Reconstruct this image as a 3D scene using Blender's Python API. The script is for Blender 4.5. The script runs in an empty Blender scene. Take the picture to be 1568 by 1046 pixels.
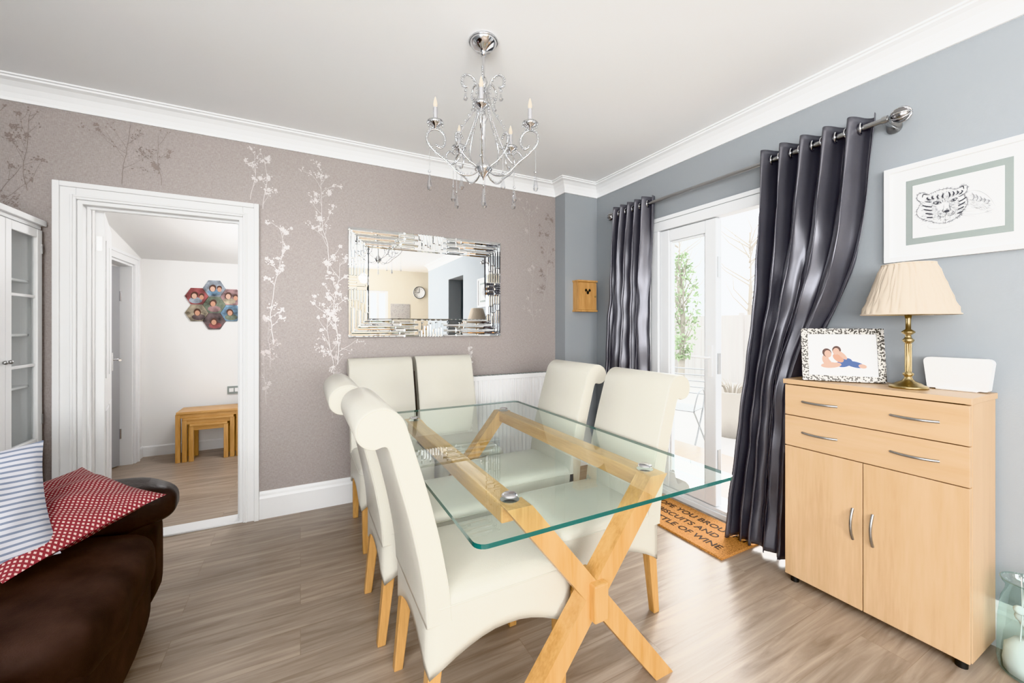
import bpy, math, random
from mathutils import Vector, Matrix
random.seed(7)
R=math.radians
sc=bpy.context.scene
# ------------------------------------------------ constants
YB=3.13; XR=2.46; XL=-1.62; CZ=2.576; YK=-3.4
# ------------------------------------------------ materials
def newmat(name):
    m=bpy.data.materials.new(name); m.use_nodes=True
    return m, m.node_tree, m.node_tree.nodes['Principled BSDF']
def node(nt,t,**k):
    n=nt.nodes.new(t)
    for a,b in k.items(): setattr(n,a,b)
    return n
def mat(name,col,rough=.5,metal=0,nscale=0,nvar=0,bump=0,bscale=100,stretch=(1,1,1),sheen=0,coat=0,trans=0,ior=1.45,spec=.5,detail=4):
    m,nt,b=newmat(name); L=nt.links
    b.inputs['Base Color'].default_value=(*col,1); b.inputs['Roughness'].default_value=rough
    b.inputs['Metallic'].default_value=metal; b.inputs['IOR'].default_value=ior
    b.inputs['Specular IOR Level'].default_value=spec
    if trans: b.inputs['Transmission Weight'].default_value=trans
    if sheen:
        b.inputs['Sheen Weight'].default_value=sheen; b.inputs['Sheen Tint'].default_value=(*[min(1,c*8) for c in col],1)
    if coat: b.inputs['Coat Weight'].default_value=coat; b.inputs['Coat Roughness'].default_value=.1
    tc=node(nt,'ShaderNodeTexCoord'); mp=node(nt,'ShaderNodeMapping'); mp.inputs['Scale'].default_value=stretch
    L.new(tc.outputs['Object'],mp.inputs['Vector'])
    if nscale:
        n=node(nt,'ShaderNodeTexNoise'); n.inputs['Scale'].default_value=nscale; n.inputs['Detail'].default_value=detail
        L.new(mp.outputs[0],n.inputs['Vector'])
        r=node(nt,'ShaderNodeValToRGB')
        r.color_ramp.elements[0].position=.3; r.color_ramp.elements[1].position=.7
        r.color_ramp.elements[0].color=(*[max(0,c*(1-nvar)) for c in col],1)
        r.color_ramp.elements[1].color=(*[min(1,c*(1+nvar)) for c in col],1)
        L.new(n.outputs['Fac'],r.inputs[0]); L.new(r.outputs[0],b.inputs['Base Color'])
    if bump:
        n2=node(nt,'ShaderNodeTexNoise'); n2.inputs['Scale'].default_value=bscale; n2.inputs['Detail'].default_value=3
        L.new(mp.outputs[0],n2.inputs['Vector'])
        bp=node(nt,'ShaderNodeBump'); bp.inputs['Strength'].default_value=bump; bp.inputs['Distance'].default_value=.002
        L.new(n2.outputs['Fac'],bp.inputs['Height']); L.new(bp.outputs[0],b.inputs['Normal'])
    return m
def wood(name,col,col2,axis='x',rough=.4,sc_=1.0,ring=.5):
    m,nt,b=newmat(name); L=nt.links
    tc=node(nt,'ShaderNodeTexCoord'); mp=node(nt,'ShaderNodeMapping')
    s={'x':(1.2,14,14),'y':(14,1.2,14),'z':(14,14,1.2)}[axis]
    mp.inputs['Scale'].default_value=[a*sc_ for a in s]
    L.new(tc.outputs['Object'],mp.inputs['Vector'])
    n=node(nt,'ShaderNodeTexNoise'); n.inputs['Scale'].default_value=1.6; n.inputs['Detail'].default_value=8; n.inputs['Distortion'].default_value=.5
    L.new(mp.outputs[0],n.inputs['Vector'])
    n3=node(nt,'ShaderNodeTexNoise'); n3.inputs['Scale'].default_value=9; n3.inputs['Detail'].default_value=4
    L.new(mp.outputs[0],n3.inputs['Vector'])
    mx=node(nt,'ShaderNodeMath',operation='MULTIPLY_ADD'); mx.inputs[1].default_value=.35
    L.new(n3.outputs['Fac'],mx.inputs[0]); 
    mm=node(nt,'ShaderNodeMath',operation='MULTIPLY'); mm.inputs[1].default_value=.65
    L.new(n.outputs['Fac'],mm.inputs[0]); L.new(mm.outputs[0],mx.inputs[2])
    r=node(nt,'ShaderNodeValToRGB'); r.color_ramp.elements[0].position=.35; r.color_ramp.elements[1].position=.62
    r.color_ramp.elements[0].color=(*col2,1); r.color_ramp.elements[1].color=(*col,1)
    L.new(mx.outputs[0],r.inputs[0]); L.new(r.outputs[0],b.inputs['Base Color'])
    b.inputs['Roughness'].default_value=rough
    return m
M_white=mat('white_gloss_paint',(.80,.80,.80),.35)
M_ceil=mat('ceiling_paint',(.93,.935,.94),.8,bump=.1,bscale=60)
M_corn=mat('cornice_paint',(.86,.865,.87),.6)
M_blue=mat('bluegrey_paint',(.315,.335,.352),.75,bump=.15,bscale=150)
M_hall=mat('hall_paint',(.80,.79,.775),.8)
M_cream=mat('kitchen_paint',(.70,.65,.55),.8)
M_chrome=mat('chrome',(.68,.68,.69),.12,1)
M_steel=mat('brushed_steel',(.42,.42,.42),.3,1)
M_dkmetal=mat('pewter',(.30,.29,.29),.25,1)
M_brass=mat('antique_brass',(.42,.33,.18),.3,1)
M_mirror=mat('mirror_silver',(.90,.91,.91),.015,1)
M_black=mat('black_plastic',(.015,.015,.015),.4)
M_leather=mat('ivory_leather',(.61,.585,.515),.34,nscale=3,nvar=.04,bump=.25,bscale=260)
M_oak=wood('honey_oak_x',(.63,.37,.15),(.44,.235,.078),'x',.35)
M_oaky=wood('honey_oak_y',(.63,.37,.15),(.44,.235,.078),'y',.35)
M_oakz=wood('honey_oak_z',(.63,.37,.15),(.44,.235,.078),'z',.35)
M_beech=wood('beech_z',(.61,.425,.265),(.51,.34,.195),'z',.35,.8)
M_beechy=wood('beech_y',(.61,.425,.265),(.52,.345,.20),'y',.35,.8)
M_pine=wood('pine',(.62,.36,.15),(.45,.23,.08),'z',.45)
M_suede=mat('brown_suede',(.034,.021,.017),.75,nscale=9,nvar=.55,bump=.5,bscale=300,sheen=.10,spec=.25)
M_bleather=mat('brown_leather',(.024,.015,.013),.36,nscale=6,nvar=.3,bump=.6,bscale=60,spec=.35)
M_shade=mat('pleated_fabric',(.70,.60,.49),.8,trans=0)
M_curt=mat('satin_curtain',(.118,.116,.132),.30,.38,nscale=2,nvar=.12,bump=.15,bscale=500,spec=.7)
M_glassedge=mat('glass_edge',(.012,.085,.075),.08,spec=.8)
M_pvc=mat('upvc',(.80,.81,.82),.25)
M_rad=mat('radiator_enamel',(.82,.82,.82),.3)
M_silverleaf=mat('silver_foil',(.62,.59,.58),.38,.25)
M_faintfoil=mat('pearl_foil',(.47,.425,.41),.4,.2)
M_darkfoil=mat('silver_foil_dark_angle',(.27,.225,.205),.45,.15)  # same silver foil, with its angle-dependent darkness put into the colour
M_paper=mat('mount_card',(.80,.80,.80),.7)
M_greymat=mat('grey_mount',(.27,.30,.285),.7)
M_ink=mat('pencil_ink',(.05,.05,.06),.8)
M_ink2=mat('pencil_light',(.26,.26,.27),.8)
M_skin=mat('print_skin',(.50,.27,.18),.6); M_hair=mat('print_hair',(.08,.04,.03),.6); M_navy=mat('print_navy',(.05,.09,.22),.6)
M_green=mat('leaves',(.32,.40,.25),.6,nscale=5,nvar=.3)
M_bark=mat('bark',(.36,.33,.29),.8)
M_patio=mat('patio_slabs',(.56,.54,.52),.8,nscale=4,nvar=.08)
M_fence=mat('fence_timber',(.52,.50,.48),.8,nscale=8,nvar=.1,stretch=(1,1,.1))
M_gmetal=mat('garden_metal',(.36,.36,.36),.4)
M_bulb=mat('candle_bulb',(.86,.76,.62),.1)
M_candle=mat('candle_sleeve',(.6,.6,.62),.15,.7)
def glassmix(name,tint,rough=0.0,ior=1.5,extra=0.0):
    m=bpy.data.materials.new(name); m.use_nodes=True; nt=m.node_tree; nt.nodes.clear(); L=nt.links
    o=node(nt,'ShaderNodeOutputMaterial'); mx=node(nt,'ShaderNodeMixShader'); t=node(nt,'ShaderNodeBsdfTransparent'); g=node(nt,'ShaderNodeBsdfGlossy')
    t.inputs[0].default_value=(*tint,1); g.inputs['Roughness'].default_value=rough; g.inputs[0].default_value=(1,1,1,1)
    f=node(nt,'ShaderNodeFresnel'); f.inputs['IOR'].default_value=ior
    geo=node(nt,'ShaderNodeNewGeometry'); inv=node(nt,'ShaderNodeMath',operation='SUBTRACT'); inv.inputs[0].default_value=1; L.new(geo.outputs['Backfacing'],inv.inputs[1])
    mu=node(nt,'ShaderNodeMath',operation='MULTIPLY'); L.new(inv.outputs[0],mu.inputs[1])
    if extra:
        a=node(nt,'ShaderNodeMath',operation='ADD'); a.inputs[1].default_value=extra; a.use_clamp=True
        L.new(f.outputs[0],a.inputs[0]); L.new(a.outputs[0],mu.inputs[0])
    else: L.new(f.outputs[0],mu.inputs[0])
    L.new(mu.outputs[0],mx.inputs[0])
    L.new(t.outputs[0],mx.inputs[1]); L.new(g.outputs[0],mx.inputs[2]); L.new(mx.outputs[0],o.inputs[0])
    return m
M_tglass=glassmix('table_glass',(.90,.965,.945),0,1.52)
M_wglass=glassmix('window_glass',(.97,.98,.98),0,1.45)
M_crystal=glassmix('crystal',(.82,.83,.85),.05,1.6,.22)
M_jar=glassmix('jar_glass',(.80,.88,.86),.02,1.5,.05)
m=bpy.data.materials.new('clear_under'); m.use_nodes=True; nt=m.node_tree; nt.nodes.clear()
o=node(nt,'ShaderNodeOutputMaterial'); t=node(nt,'ShaderNodeBsdfTransparent'); t.inputs[0].default_value=(.97,.99,.985,1); nt.links.new(t.outputs[0],o.inputs[0]); M_under=m

def floor_mat():
    m,nt,b=newmat('oak_laminate'); L=nt.links
    tc=node(nt,'ShaderNodeTexCoord')
    br=node(nt,'ShaderNodeTexBrick'); br.offset=.37; br.offset_frequency=2
    br.inputs['Scale'].default_value=1; br.inputs['Brick Width'].default_value=1.25; br.inputs['Row Height'].default_value=.16
    br.inputs['Mortar Size'].default_value=.0010; br.inputs['Mortar Smooth'].default_value=.3
    br.inputs['Color1'].default_value=(0,0,0,1); br.inputs['Color2'].default_value=(1,1,1,1); br.inputs['Mortar'].default_value=(.5,.5,.5,1)
    L.new(tc.outputs['Object'],br.inputs['Vector'])
    mp=node(nt,'ShaderNodeMapping'); mp.inputs['Scale'].default_value=(1.3,18,1)
    L.new(tc.outputs['Object'],mp.inputs['Vector'])
    ad=node(nt,'ShaderNodeVectorMath',operation='MULTIPLY_ADD'); ad.inputs[1].default_value=(7,7,7)
    L.new(br.outputs['Color'],ad.inputs[0]); L.new(mp.outputs[0],ad.inputs[2])
    n=node(nt,'ShaderNodeTexNoise'); n.inputs['Scale'].default_value=1.5; n.inputs['Detail'].default_value=9; n.inputs['Distortion'].default_value=.8; n.inputs['Roughness'].default_value=.62
    L.new(ad.outputs[0],n.inputs['Vector'])
    r=node(nt,'ShaderNodeValToRGB'); r.color_ramp.elements[0].position=.28; r.color_ramp.elements[1].position=.66
    r.color_ramp.elements[0].color=(.225,.17,.128,1); r.color_ramp.elements[1].color=(.43,.35,.28,1)
    L.new(n.outputs['Fac'],r.inputs[0])
    hs=node(nt,'ShaderNodeMix',data_type='RGBA',blend_type='MULTIPLY'); hs.inputs[0].default_value=1
    r2=node(nt,'ShaderNodeValToRGB'); r2.color_ramp.elements[0].color=(.92,.92,.92,1); r2.color_ramp.elements[1].color=(1.05,1.04,1.03,1)
    L.new(br.outputs['Color'],r2.inputs[0]); L.new(r.outputs[0],hs.inputs[6]); L.new(r2.outputs[0],hs.inputs[7])
    d=node(nt,'ShaderNodeMix',data_type='RGBA',blend_type='MULTIPLY'); d.inputs[7].default_value=(.75,.7,.65,1)
    L.new(br.outputs['Fac'],d.inputs[0]); L.new(hs.outputs[2],d.inputs[6]); L.new(d.outputs[2],b.inputs['Base Color'])
    b.inputs['Roughness'].default_value=.32
    return m
M_floor=floor_mat()
def wallpaper():
    m,nt,b=newmat('wallpaper_mauve'); L=nt.links
    tc=node(nt,'ShaderNodeTexCoord')
    outs=[]
    for s in ((420,1,60),(60,1,420)):
        mp=node(nt,'ShaderNodeMapping'); mp.inputs['Scale'].default_value=s; L.new(tc.outputs['Object'],mp.inputs[0])
        n=node(nt,'ShaderNodeTexNoise'); n.inputs['Scale'].default_value=1; n.inputs['Detail'].default_value=2; L.new(mp.outputs[0],n.inputs[0]); outs.append(n.outputs['Fac'])
    a=node(nt,'ShaderNodeMath',operation='ADD'); L.new(outs[0],a.inputs[0]); L.new(outs[1],a.inputs[1])
    h=node(nt,'ShaderNodeMath',operation='MULTIPLY'); h.inputs[1].default_value=.5; L.new(a.outputs[0],h.inputs[0])
    r=node(nt,'ShaderNodeValToRGB'); r.color_ramp.elements[0].position=.35; r.color_ramp.elements[1].position=.65
    r.color_ramp.elements[0].color=(.305,.265,.248,1); r.color_ramp.elements[1].color=(.42,.378,.36,1)
    L.new(h.outputs[0],r.inputs[0]); L.new(r.outputs[0],b.inputs['Base Color'])
    b.inputs['Roughness'].default_value=.5; b.inputs['Metallic'].default_value=.1
    bp=node(nt,'ShaderNodeBump'); bp.inputs['Strength'].default_value=.25; bp.inputs['Distance'].default_value=.001
    L.new(h.outputs[0],bp.inputs['Height']); L.new(bp.outputs[0],b.inputs['Normal'])
    return m
M_wp=wallpaper()
def pattern(name,kind,c1,c2,s,th,rough=.85):
    m,nt,b=newmat(name); L=nt.links
    tc=node(nt,'ShaderNodeTexCoord'); sp=node(nt,'ShaderNodeSeparateXYZ'); L.new(tc.outputs['Object'],sp.inputs[0])
    def M(op,a,bb=None):
        n=node(nt,'ShaderNodeMath',operation=op)
        for i,x in enumerate((a,bb)):
            if x is None: continue
            if isinstance(x,(int,float)): n.inputs[i].default_value=x
            else: L.new(x,n.inputs[i])
        return n.outputs[0]
    x,y=sp.outputs[0],sp.outputs[1]
    if kind=='stripe':
        f=M('FRACT',M('MULTIPLY',y,s)); fac=M('GREATER_THAN',f,th)
    else:
        u=M('ADD',x,y); v=M('SUBTRACT',x,y)
        a1=M('ABSOLUTE',M('SUBTRACT',M('FRACT',M('MULTIPLY',u,s)),.5)); a2=M('ABSOLUTE',M('SUBTRACT',M('FRACT',M('MULTIPLY',v,s)),.5))
        fac=M('LESS_THAN',M('MAXIMUM',a1,a2),th)
    mx=node(nt,'ShaderNodeMix',data_type='RGBA'); mx.inputs[6].default_value=(*c1,1); mx.inputs[7].default_value=(*c2,1)
    L.new(fac,mx.inputs[0]); L.new(mx.outputs[2],b.inputs['Base Color']); b.inputs['Roughness'].default_value=rough
    return m
M_stripe=pattern('ticking_stripe','stripe',(.50,.50,.54),(.18,.21,.28),58,.62)
M_red=pattern('red_geometric','dia',(.20,.028,.036),(.56,.42,.38),62,.25)
def vor(name,c1,c2,scale,th=.35,rough=.4,metal=0,feature='F1'):
    m,nt,b=newmat(name); L=nt.links
    tc=node(nt,'ShaderNodeTexCoord'); v=node(nt,'ShaderNodeTexVoronoi'); v.inputs['Scale'].default_value=scale; L.new(tc.outputs['Object'],v.inputs['Vector'])
    r=node(nt,'ShaderNodeValToRGB'); r.color_ramp.elements[0].position=th; r.color_ramp.elements[1].position=th+.05
    r.color_ramp.elements[0].color=(*c1,1); r.color_ramp.elements[1].color=(*c2,1)
    L.new(v.outputs['Distance'],r.inputs[0]); L.new(r.outputs[0],b.inputs['Base Color']); b.inputs['Roughness'].default_value=rough; b.inputs['Metallic'].default_value=metal
    return m
M_leop=vor('leopard_silver',(.04,.035,.03),(.42,.40,.37),125,.50,.3,.5)
M_coir=mat('coir',(.46,.215,.07),.95,nscale=160,nvar=.45,bump=.8,bscale=300)
M_print=[mat('photo_print_%d'%i,c,.5,nscale=14,nvar=.8) for i,c in enumerate([(.12,.14,.10),(.20,.22,.25),(.10,.07,.07),(.25,.15,.15),(.12,.2,.28),(.22,.06,.06),(.3,.25,.18)])]

# ------------------------------------------------ mesh builder
JR=random.Random(99)
class MB:
    def __init__(s): s.v=[];s.f=[];s.m=[];s.s=[];s.mats=[]
    def mi(s,m):
        if m not in s.mats: s.mats.append(m)
        return s.mats.index(m)
    def add(s,vs,fs,m,smooth=False,M=None):
        b=len(s.v); i=s.mi(m)
        for p in vs:
            p=Vector(p); s.v.append(M@p if M else p)
        for f in fs: s.f.append([b+k for k in f]); s.m.append(i); s.s.append(smooth)
    def box(s,x0,x1,y0,y1,z0,z1,m,M=None):
        j=lambda: JR.uniform(0,.0004)
        x0-=j();y0-=j();z0-=j();x1+=j();y1+=j();z1+=j()
        vs=[(x,y,z) for x in(x0,x1) for y in(y0,y1) for z in(z0,z1)]
        s.add(vs,[(0,1,3,2),(4,6,7,5),(0,4,5,1),(2,3,7,6),(0,2,6,4),(1,5,7,3)],m,False,M)
    def prism(s,poly,a0,a1,m,axis='y',M=None,smooth=False):
        n=len(poly)
        def P(p,q,a):
            return {'y':(p,a,q),'x':(a,p,q),'z':(p,q,a)}[axis]
        vs=[P(p,q,a0) for p,q in poly]+[P(p,q,a1) for p,q in poly]
        s.add(vs,[(i,(i+1)%n,n+(i+1)%n,n+i) for i in range(n)],m,smooth,M)
        s.add(vs,[list(range(n)),list(range(n,2*n))[::-1]],m,False,M)
    def tube(s,pts,r,m,n=8,closed=False,M=None,flat=1):
        pts=[Vector(p) for p in pts]; N=len(pts)
        rr=r if isinstance(r,(list,tuple)) else [r]*N
        T=[]
        for i in range(N):
            a=pts[(i-1)%N] if closed or i>0 else pts[i]; b=pts[(i+1)%N] if closed or i<N-1 else pts[i]
            t=(b-a); T.append(t.normalized() if t.length>1e-9 else Vector((0,0,1)))
        u=T[0].orthogonal().normalized(); vs=[]
        for i in range(N):
            u=(u-T[i]*u.dot(T[i])); u=u.normalized() if u.length>1e-6 else T[i].orthogonal().normalized()
            w=T[i].cross(u)
            for k in range(n):
                a=2*math.pi*k/n; vs.append(pts[i]+(u*math.cos(a)+w*math.sin(a)*flat)*rr[i])
        fs=[]
        for i in range(N if closed else N-1):
            j=(i+1)%N
            for k in range(n): fs.append((i*n+k,i*n+(k+1)%n,j*n+(k+1)%n,j*n+k))
        s.add(vs,fs,m,True,M)
        if not closed: s.add(vs,[list(range(n))[::-1],list(range((N-1)*n,N*n))],m,False,M)
    def cyl(s,p0,p1,r,m,n=16,r1=None,M=None): s.tube([p0,p1],[r,r if r1 is None else r1],m,n,False,M)
    def lathe(s,prof,c,m,n=24,M=None,rfun=None,smooth=True):
        vs=[];c=Vector(c)
        for r,z in prof:
            for k in range(n):
                a=2*math.pi*k/n; q=r*(rfun(k,z) if rfun else 1); vs.append(c+Vector((q*math.cos(a),q*math.sin(a),z)))
        fs=[(i*n+k,i*n+(k+1)%n,(i+1)*n+(k+1)%n,(i+1)*n+k) for i in range(len(prof)-1) for k in range(n)]
        s.add(vs,fs,m,smooth,M)
    def sph(s,c,r,m,sc=(1,1,1),n=12,M=None):
        pr=[(math.sin(math.pi*i/(n//2+2)) ,-math.cos(math.pi*i/(n//2+2))) for i in range(n//2+3)]
        c=Vector(c); vs=[]
        for a,z in pr:
            for k in range(n):
                t=2*math.pi*k/n; vs.append(c+Vector((r*a*math.cos(t)*sc[0],r*a*math.sin(t)*sc[1],r*z*sc[2])))
        fs=[(i*n+k,i*n+(k+1)%n,(i+1)*n+(k+1)%n,(i+1)*n+k) for i in range(len(pr)-1) for k in range(n)]
        s.add(vs,fs,m,True,M)
    def puff(s,c,size,m,e=4,N=14,M=None,bulge=0):
        c=Vector(c); 
        for ax in range(3):
            for sg in (-1,1):
                vs=[];fs=[]
                for i in range(N+1):
                    for j in range(N+1):
                        a=math.tan((i/N*2-1)*math.pi/4); b=math.tan((j/N*2-1)*math.pi/4)
                        p=[0,0,0]; p[ax]=sg; p[(ax+1)%3]=a; p[(ax+2)%3]=b
                        l=(abs(p[0])**e+abs(p[1])**e+abs(p[2])**e)**(1/e)
                        q=Vector([p[k]/l*size[k]/2 for k in range(3)])
                        if bulge:
                            w=q+c; q=q*(1+bulge*math.sin(w.x*23+w.z*9)*math.sin(w.y*19+1.3)*.5+bulge*math.sin(w.x*41+w.y*37)*.25)
                        vs.append(c+q)
                for i in range(N):
                    for j in range(N):
                        q=(i*(N+1)+j,i*(N+1)+j+1,(i+1)*(N+1)+j+1,(i+1)*(N+1)+j)
                        fs.append(q if sg<0 else q[::-1])
                s.add(vs,fs,m,True,M)
    def disc(s,c,r1,r2,m,n=20,M=None,rot=0):
        vs=[]
        for k in range(n):
            a=2*math.pi*k/n; x=r1*math.cos(a); y=r2*math.sin(a)
            vs.append((c[0]+x*math.cos(rot)-y*math.sin(rot),c[1]+x*math.sin(rot)+y*math.cos(rot),c[2]))
        s.add(vs,[list(range(n))],m,False,M)
    def ribbon(s,pts,w,m,M=None,z=0):
        N=len(pts); vs=[]
        ww=w if isinstance(w,(list,tuple)) else [w]*N
        for i in range(N):
            a=pts[max(0,i-1)]; b=pts[min(N-1,i+1)]; dx,dy=b[0]-a[0],b[1]-a[1]; l=math.hypot(dx,dy) or 1
            nx,ny=-dy/l*ww[i]/2,dx/l*ww[i]/2
            vs+= [(pts[i][0]+nx,pts[i][1]+ny,z),(pts[i][0]-nx,pts[i][1]-ny,z)]
        s.add(vs,[(2*i,2*i+1,2*i+3,2*i+2) for i in range(N-1)],m,False,M)
    def obj(s,name,parent=None,loc=(0,0,0),rot=(0,0,0),bevel=0,recalc=True,seg=2,merge=False):
        me=bpy.data.meshes.new(name); me.from_pydata([tuple(v) for v in s.v],[],s.f)
        for m in s.mats: me.materials.append(m)
        for p,i,k in zip(me.polygons,s.m,s.s): p.material_index=i; p.use_smooth=k
        import bmesh
        bm=bmesh.new(); bm.from_mesh(me)
        bmesh.ops.remove_doubles(bm,verts=bm.verts,dist=1e-5) if merge else None
        if recalc: bmesh.ops.recalc_face_normals(bm,faces=bm.faces)
        bm.to_mesh(me); bm.free()
        ob=bpy.data.objects.new(name,me); sc.collection.objects.link(ob)
        ob.location=loc; ob.rotation_euler=rot
        if parent: ob.parent=parent
        if bevel:
            b=ob.modifiers.new('bevel','BEVEL'); b.width=bevel; b.segments=seg; b.limit_method='ANGLE'; b.angle_limit=R(35)
        return ob
def empty(name,loc=(0,0,0),rot=(0,0,0)):
    e=bpy.data.objects.new(name,None); sc.collection.objects.link(e); e.location=loc; e.rotation_euler=rot; e.empty_display_size=.1; return e
def cr(pts,n=8):
    P=[Vector(p) for p in pts]; out=[]
    for i in range(len(P)-1):
        p0=P[max(0,i-1)];p1=P[i];p2=P[i+1];p3=P[min(len(P)-1,i+2)]
        for k in range(n):
            t=k/n; out.append(.5*((2*p1)+(-p0+p2)*t+(2*p0-5*p1+4*p2-p3)*t*t+(-p0+3*p1-3*p2+p3)*t**3))
    out.append(P[-1]); return out
def sweep(name,path,prof,m,smooth=False):
    P=[Vector((p[0],p[1])) for p in path]; N=len(P); mb=MB(); vs=[]
    for i in range(N):
        def nrm(a,b): d=(b-a).normalized(); return Vector((-d.y,d.x))
        if i==0: n=nrm(P[0],P[1])
        elif i==N-1: n=nrm(P[-2],P[-1])
        else:
            n1=nrm(P[i-1],P[i]); n2=nrm(P[i],P[i+1]); n=(n1+n2)/(1+n1.dot(n2))
        for o,z in prof: vs.append((P[i].x+n.x*o,P[i].y+n.y*o,z))
    k=len(prof)
    mb.add(vs,[(i*k+j,i*k+(j+1)%k,(i+1)*k+(j+1)%k,(i+1)*k+j) for i in range(N-1) for j in range(k)],m)
    mb.add(vs,[list(range(k)),list(range((N-1)*k,N*k))[::-1]],m)
    return mb.obj(name)
def boxes(name,L,m,bevel=0,parent=None):
    mb=MB()
    for b in L: mb.box(*b,m)
    return mb.obj(name,parent,bevel=bevel)

# ------------------------------------------------ ROOM SHELL
T=.12
DX0,DX1,DZ=-1.107,-.33,1.98
boxes('wall_back',[(XL-T,DX0,YB,YB+T,0,CZ),(DX1,XR+T,YB,YB+T,0,CZ),(DX0,DX1,YB,YB+T,DZ,CZ)],M_wp)
PX,PY=2.097,2.973
boxes('wall_pier',[(PX,XR,PY,YB,0,CZ)],M_blue)
FY0,FY1,FZ=1.20,2.30,2.075
boxes('wall_right',[(XR,XR+.25,FY1,YB+T,0,CZ),(XR,XR+.25,FY0,FY1,FZ,CZ),(XR,XR+.25,-.28,FY0,0,CZ),(XR,XR+.25,-1.05,-.28,2.15,CZ),(XR,XR+.25,-2.4,-1.05,0,CZ)],M_blue)
boxes('wall_left',[(XL-T,XL,-.2,YB,0,CZ),(XL-T,XL,-2.4,-.2,0,.85),(XL-T,XL,-2.4,-.2,2.2,CZ),(XL-T,XL,YK,-2.4,0,CZ)],M_blue)
boxes('wall_kitchen',[(XL-T,-1.2,YK-T,YK,0,CZ),(-1.2,.8,YK-T,YK,0,.95),(-1.2,.8,YK-T,YK,2.2,CZ),(.8,1.35,YK-T,YK,0,CZ),(1.35,1.8,YK-T,YK,0,1.3),(1.35,1.8,YK-T,YK,2.1,CZ),(1.8,3.7,YK-T,YK,0,CZ),
  (3.6,3.72,YK,-2.4,0,CZ),(XR+.25,3.72,-2.4,-2.28,0,CZ)],M_cream)
boxes('wall_utility',[(3.6,3.7,-1.4,.2,0,CZ),(XR+.25,3.7,-1.4,-1.3,0,CZ),(XR+.25,3.7,.1,.2,0,CZ)],M_blue)
boxes('floor',[(XL-T,3.72,YK-T,YB+T,-.08,0)],M_floor)
boxes('floor_hall',[(-2.4,.9,YB+T,5.3,-.08,0)],M_floor)
boxes('ceiling',[(XL-T,XR+.25,YK-T,YB+T,CZ,CZ+.1),(XR+.25,3.72,YK-T,.2,CZ,CZ+.1)],M_ceil)
cp=[(-.004,CZ-.11),(.012,CZ-.11),(.014,CZ-.095),(.024,CZ-.072),(.042,CZ-.046),(.066,CZ-.026),(.088,CZ-.018),(.09,CZ-.010),(.102,CZ-.008),(.102,CZ+.004),(-.004,CZ+.004)]
sweep('trim_cornice',[(XR,-2.35),(XR,PY),(PX,PY),(PX,YB),(XL,YB),(XL,YK)],cp,M_corn)
bp=[(-.002,0),(.018,0),(.018,.135),(.013,.15),(.011,.165),(.005,.18),(-.002,.18)]
sweep('baseboard_back',[(XR,2.34),(XR,PY),(PX,PY),(PX,YB),(DX1+.09,YB)],bp,M_white)
sweep('baseboard_right',[(XR,-.2),(XR,FY0-.02)],bp,M_white)
sweep('baseboard_left',[(DX0-.09,YB),(XL,YB),(XL,YK)],bp,M_white)
HX,HY=-1.37,5.15
boxes('wall_hall_back',[(-2.4,.9,HY,HY+.1,0,2.4)],M_hall)
boxes('wall_hall_side',[(HX-.1,HX,YB+T,4.22,0,2.4),(HX-.1,HX,4.22,4.93,1.84,2.4),(HX-.1,HX,4.93,HY,0,2.4),(-2.4,-2.3,YB+T,HY,0,2.4)],M_hall)
boxes('wall_hall_right',[(.8,.9,YB+T,HY,0,2.4)],M_hall)
boxes('wall_hall_front',[(-2.4,DX0,YB+T+.001,YB+T+.02,0,2.4),(DX1,.9,YB+T+.001,YB+T+.02,0,2.4)],M_hall)
mb=MB(); mb.add([(-2.4,YB+T,2.33),(.9,YB+T,2.33),(.9,HY,1.93),(-2.4,HY,1.93),(-2.4,YB+T,2.5),(.9,YB+T,2.5),(.9,HY,2.5),(-2.4,HY,2.5)],[(0,1,2,3),(4,5,6,7),(0,1,5,4),(1,2,6,5),(2,3,7,6),(3,0,4,7)],M_hall); mb.obj('ceiling_hall')
sweep('baseboard_hall',[(.8,HY),(HX,HY),(HX,5.0)],[(-.002,0),(.015,0),(.015,.09),(.008,.1),(-.002,.1)],M_white)
def architrave(name,x0,x1,zt,y,w=.09,sgn=-1,M=None):
    mb=MB()
    for (a,b,t) in ((0,w,.018),(w-.028,w,.032),(.012,.024,.024)):
        t=-t
        ya,yb=(y+t*1,y) if sgn<0 else (y,y-t)
        mb.box(x0-b,x0-a,ya,yb,0,zt+b,M_white,M); mb.box(x1+a,x1+b,ya,yb,0,zt+b,M_white,M)
        mb.box(x0-a,x1+a,ya,yb,zt+a,zt+b,M_white,M)
    return mb
mb=architrave('x',DX0,DX1,DZ,YB)
mb.box(DX0-.001,DX0+.022,YB-.002,YB+T+.002,0,DZ,M_white); mb.box(DX1-.022,DX1+.001,YB-.002,YB+T+.002,0,DZ,M_white); mb.box(DX0,DX1,YB-.002,YB+T+.002,DZ-.022,DZ+.001,M_white)
mb.box(DX0+.02,DX0+.034,YB+.05,YB+.075,0,DZ-.02,M_white); mb.box(DX1-.034,DX1-.02,YB+.05,YB+.075,0,DZ-.02,M_white); mb.box(DX0+.02,DX1-.02,YB+.05,YB+.075,DZ-.036,DZ-.02,M_white)
mb.box(DX0,DX1,YB-.01,YB+T,0,.012,M_white)
mb.obj('trim_door_frame',bevel=.004)
e=empty('door_1',(DX0+.03,YB+T+.01,0),(0,0,R(104.8)))
mb=MB(); mb.box(0,.74,-.04,0,.012,1.955,M_white)
for z0,z1 in ((.15,.75),(.95,1.8)):
    for x0,x1 in((.1,.33),(.41,.64)): mb.box(x0,x1,-.044,-.04,z0,z1,M_white); mb.box(x0,x1,0,.004,z0,z1,M_white)
mb.obj('leaf',e,bevel=.003)
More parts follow.
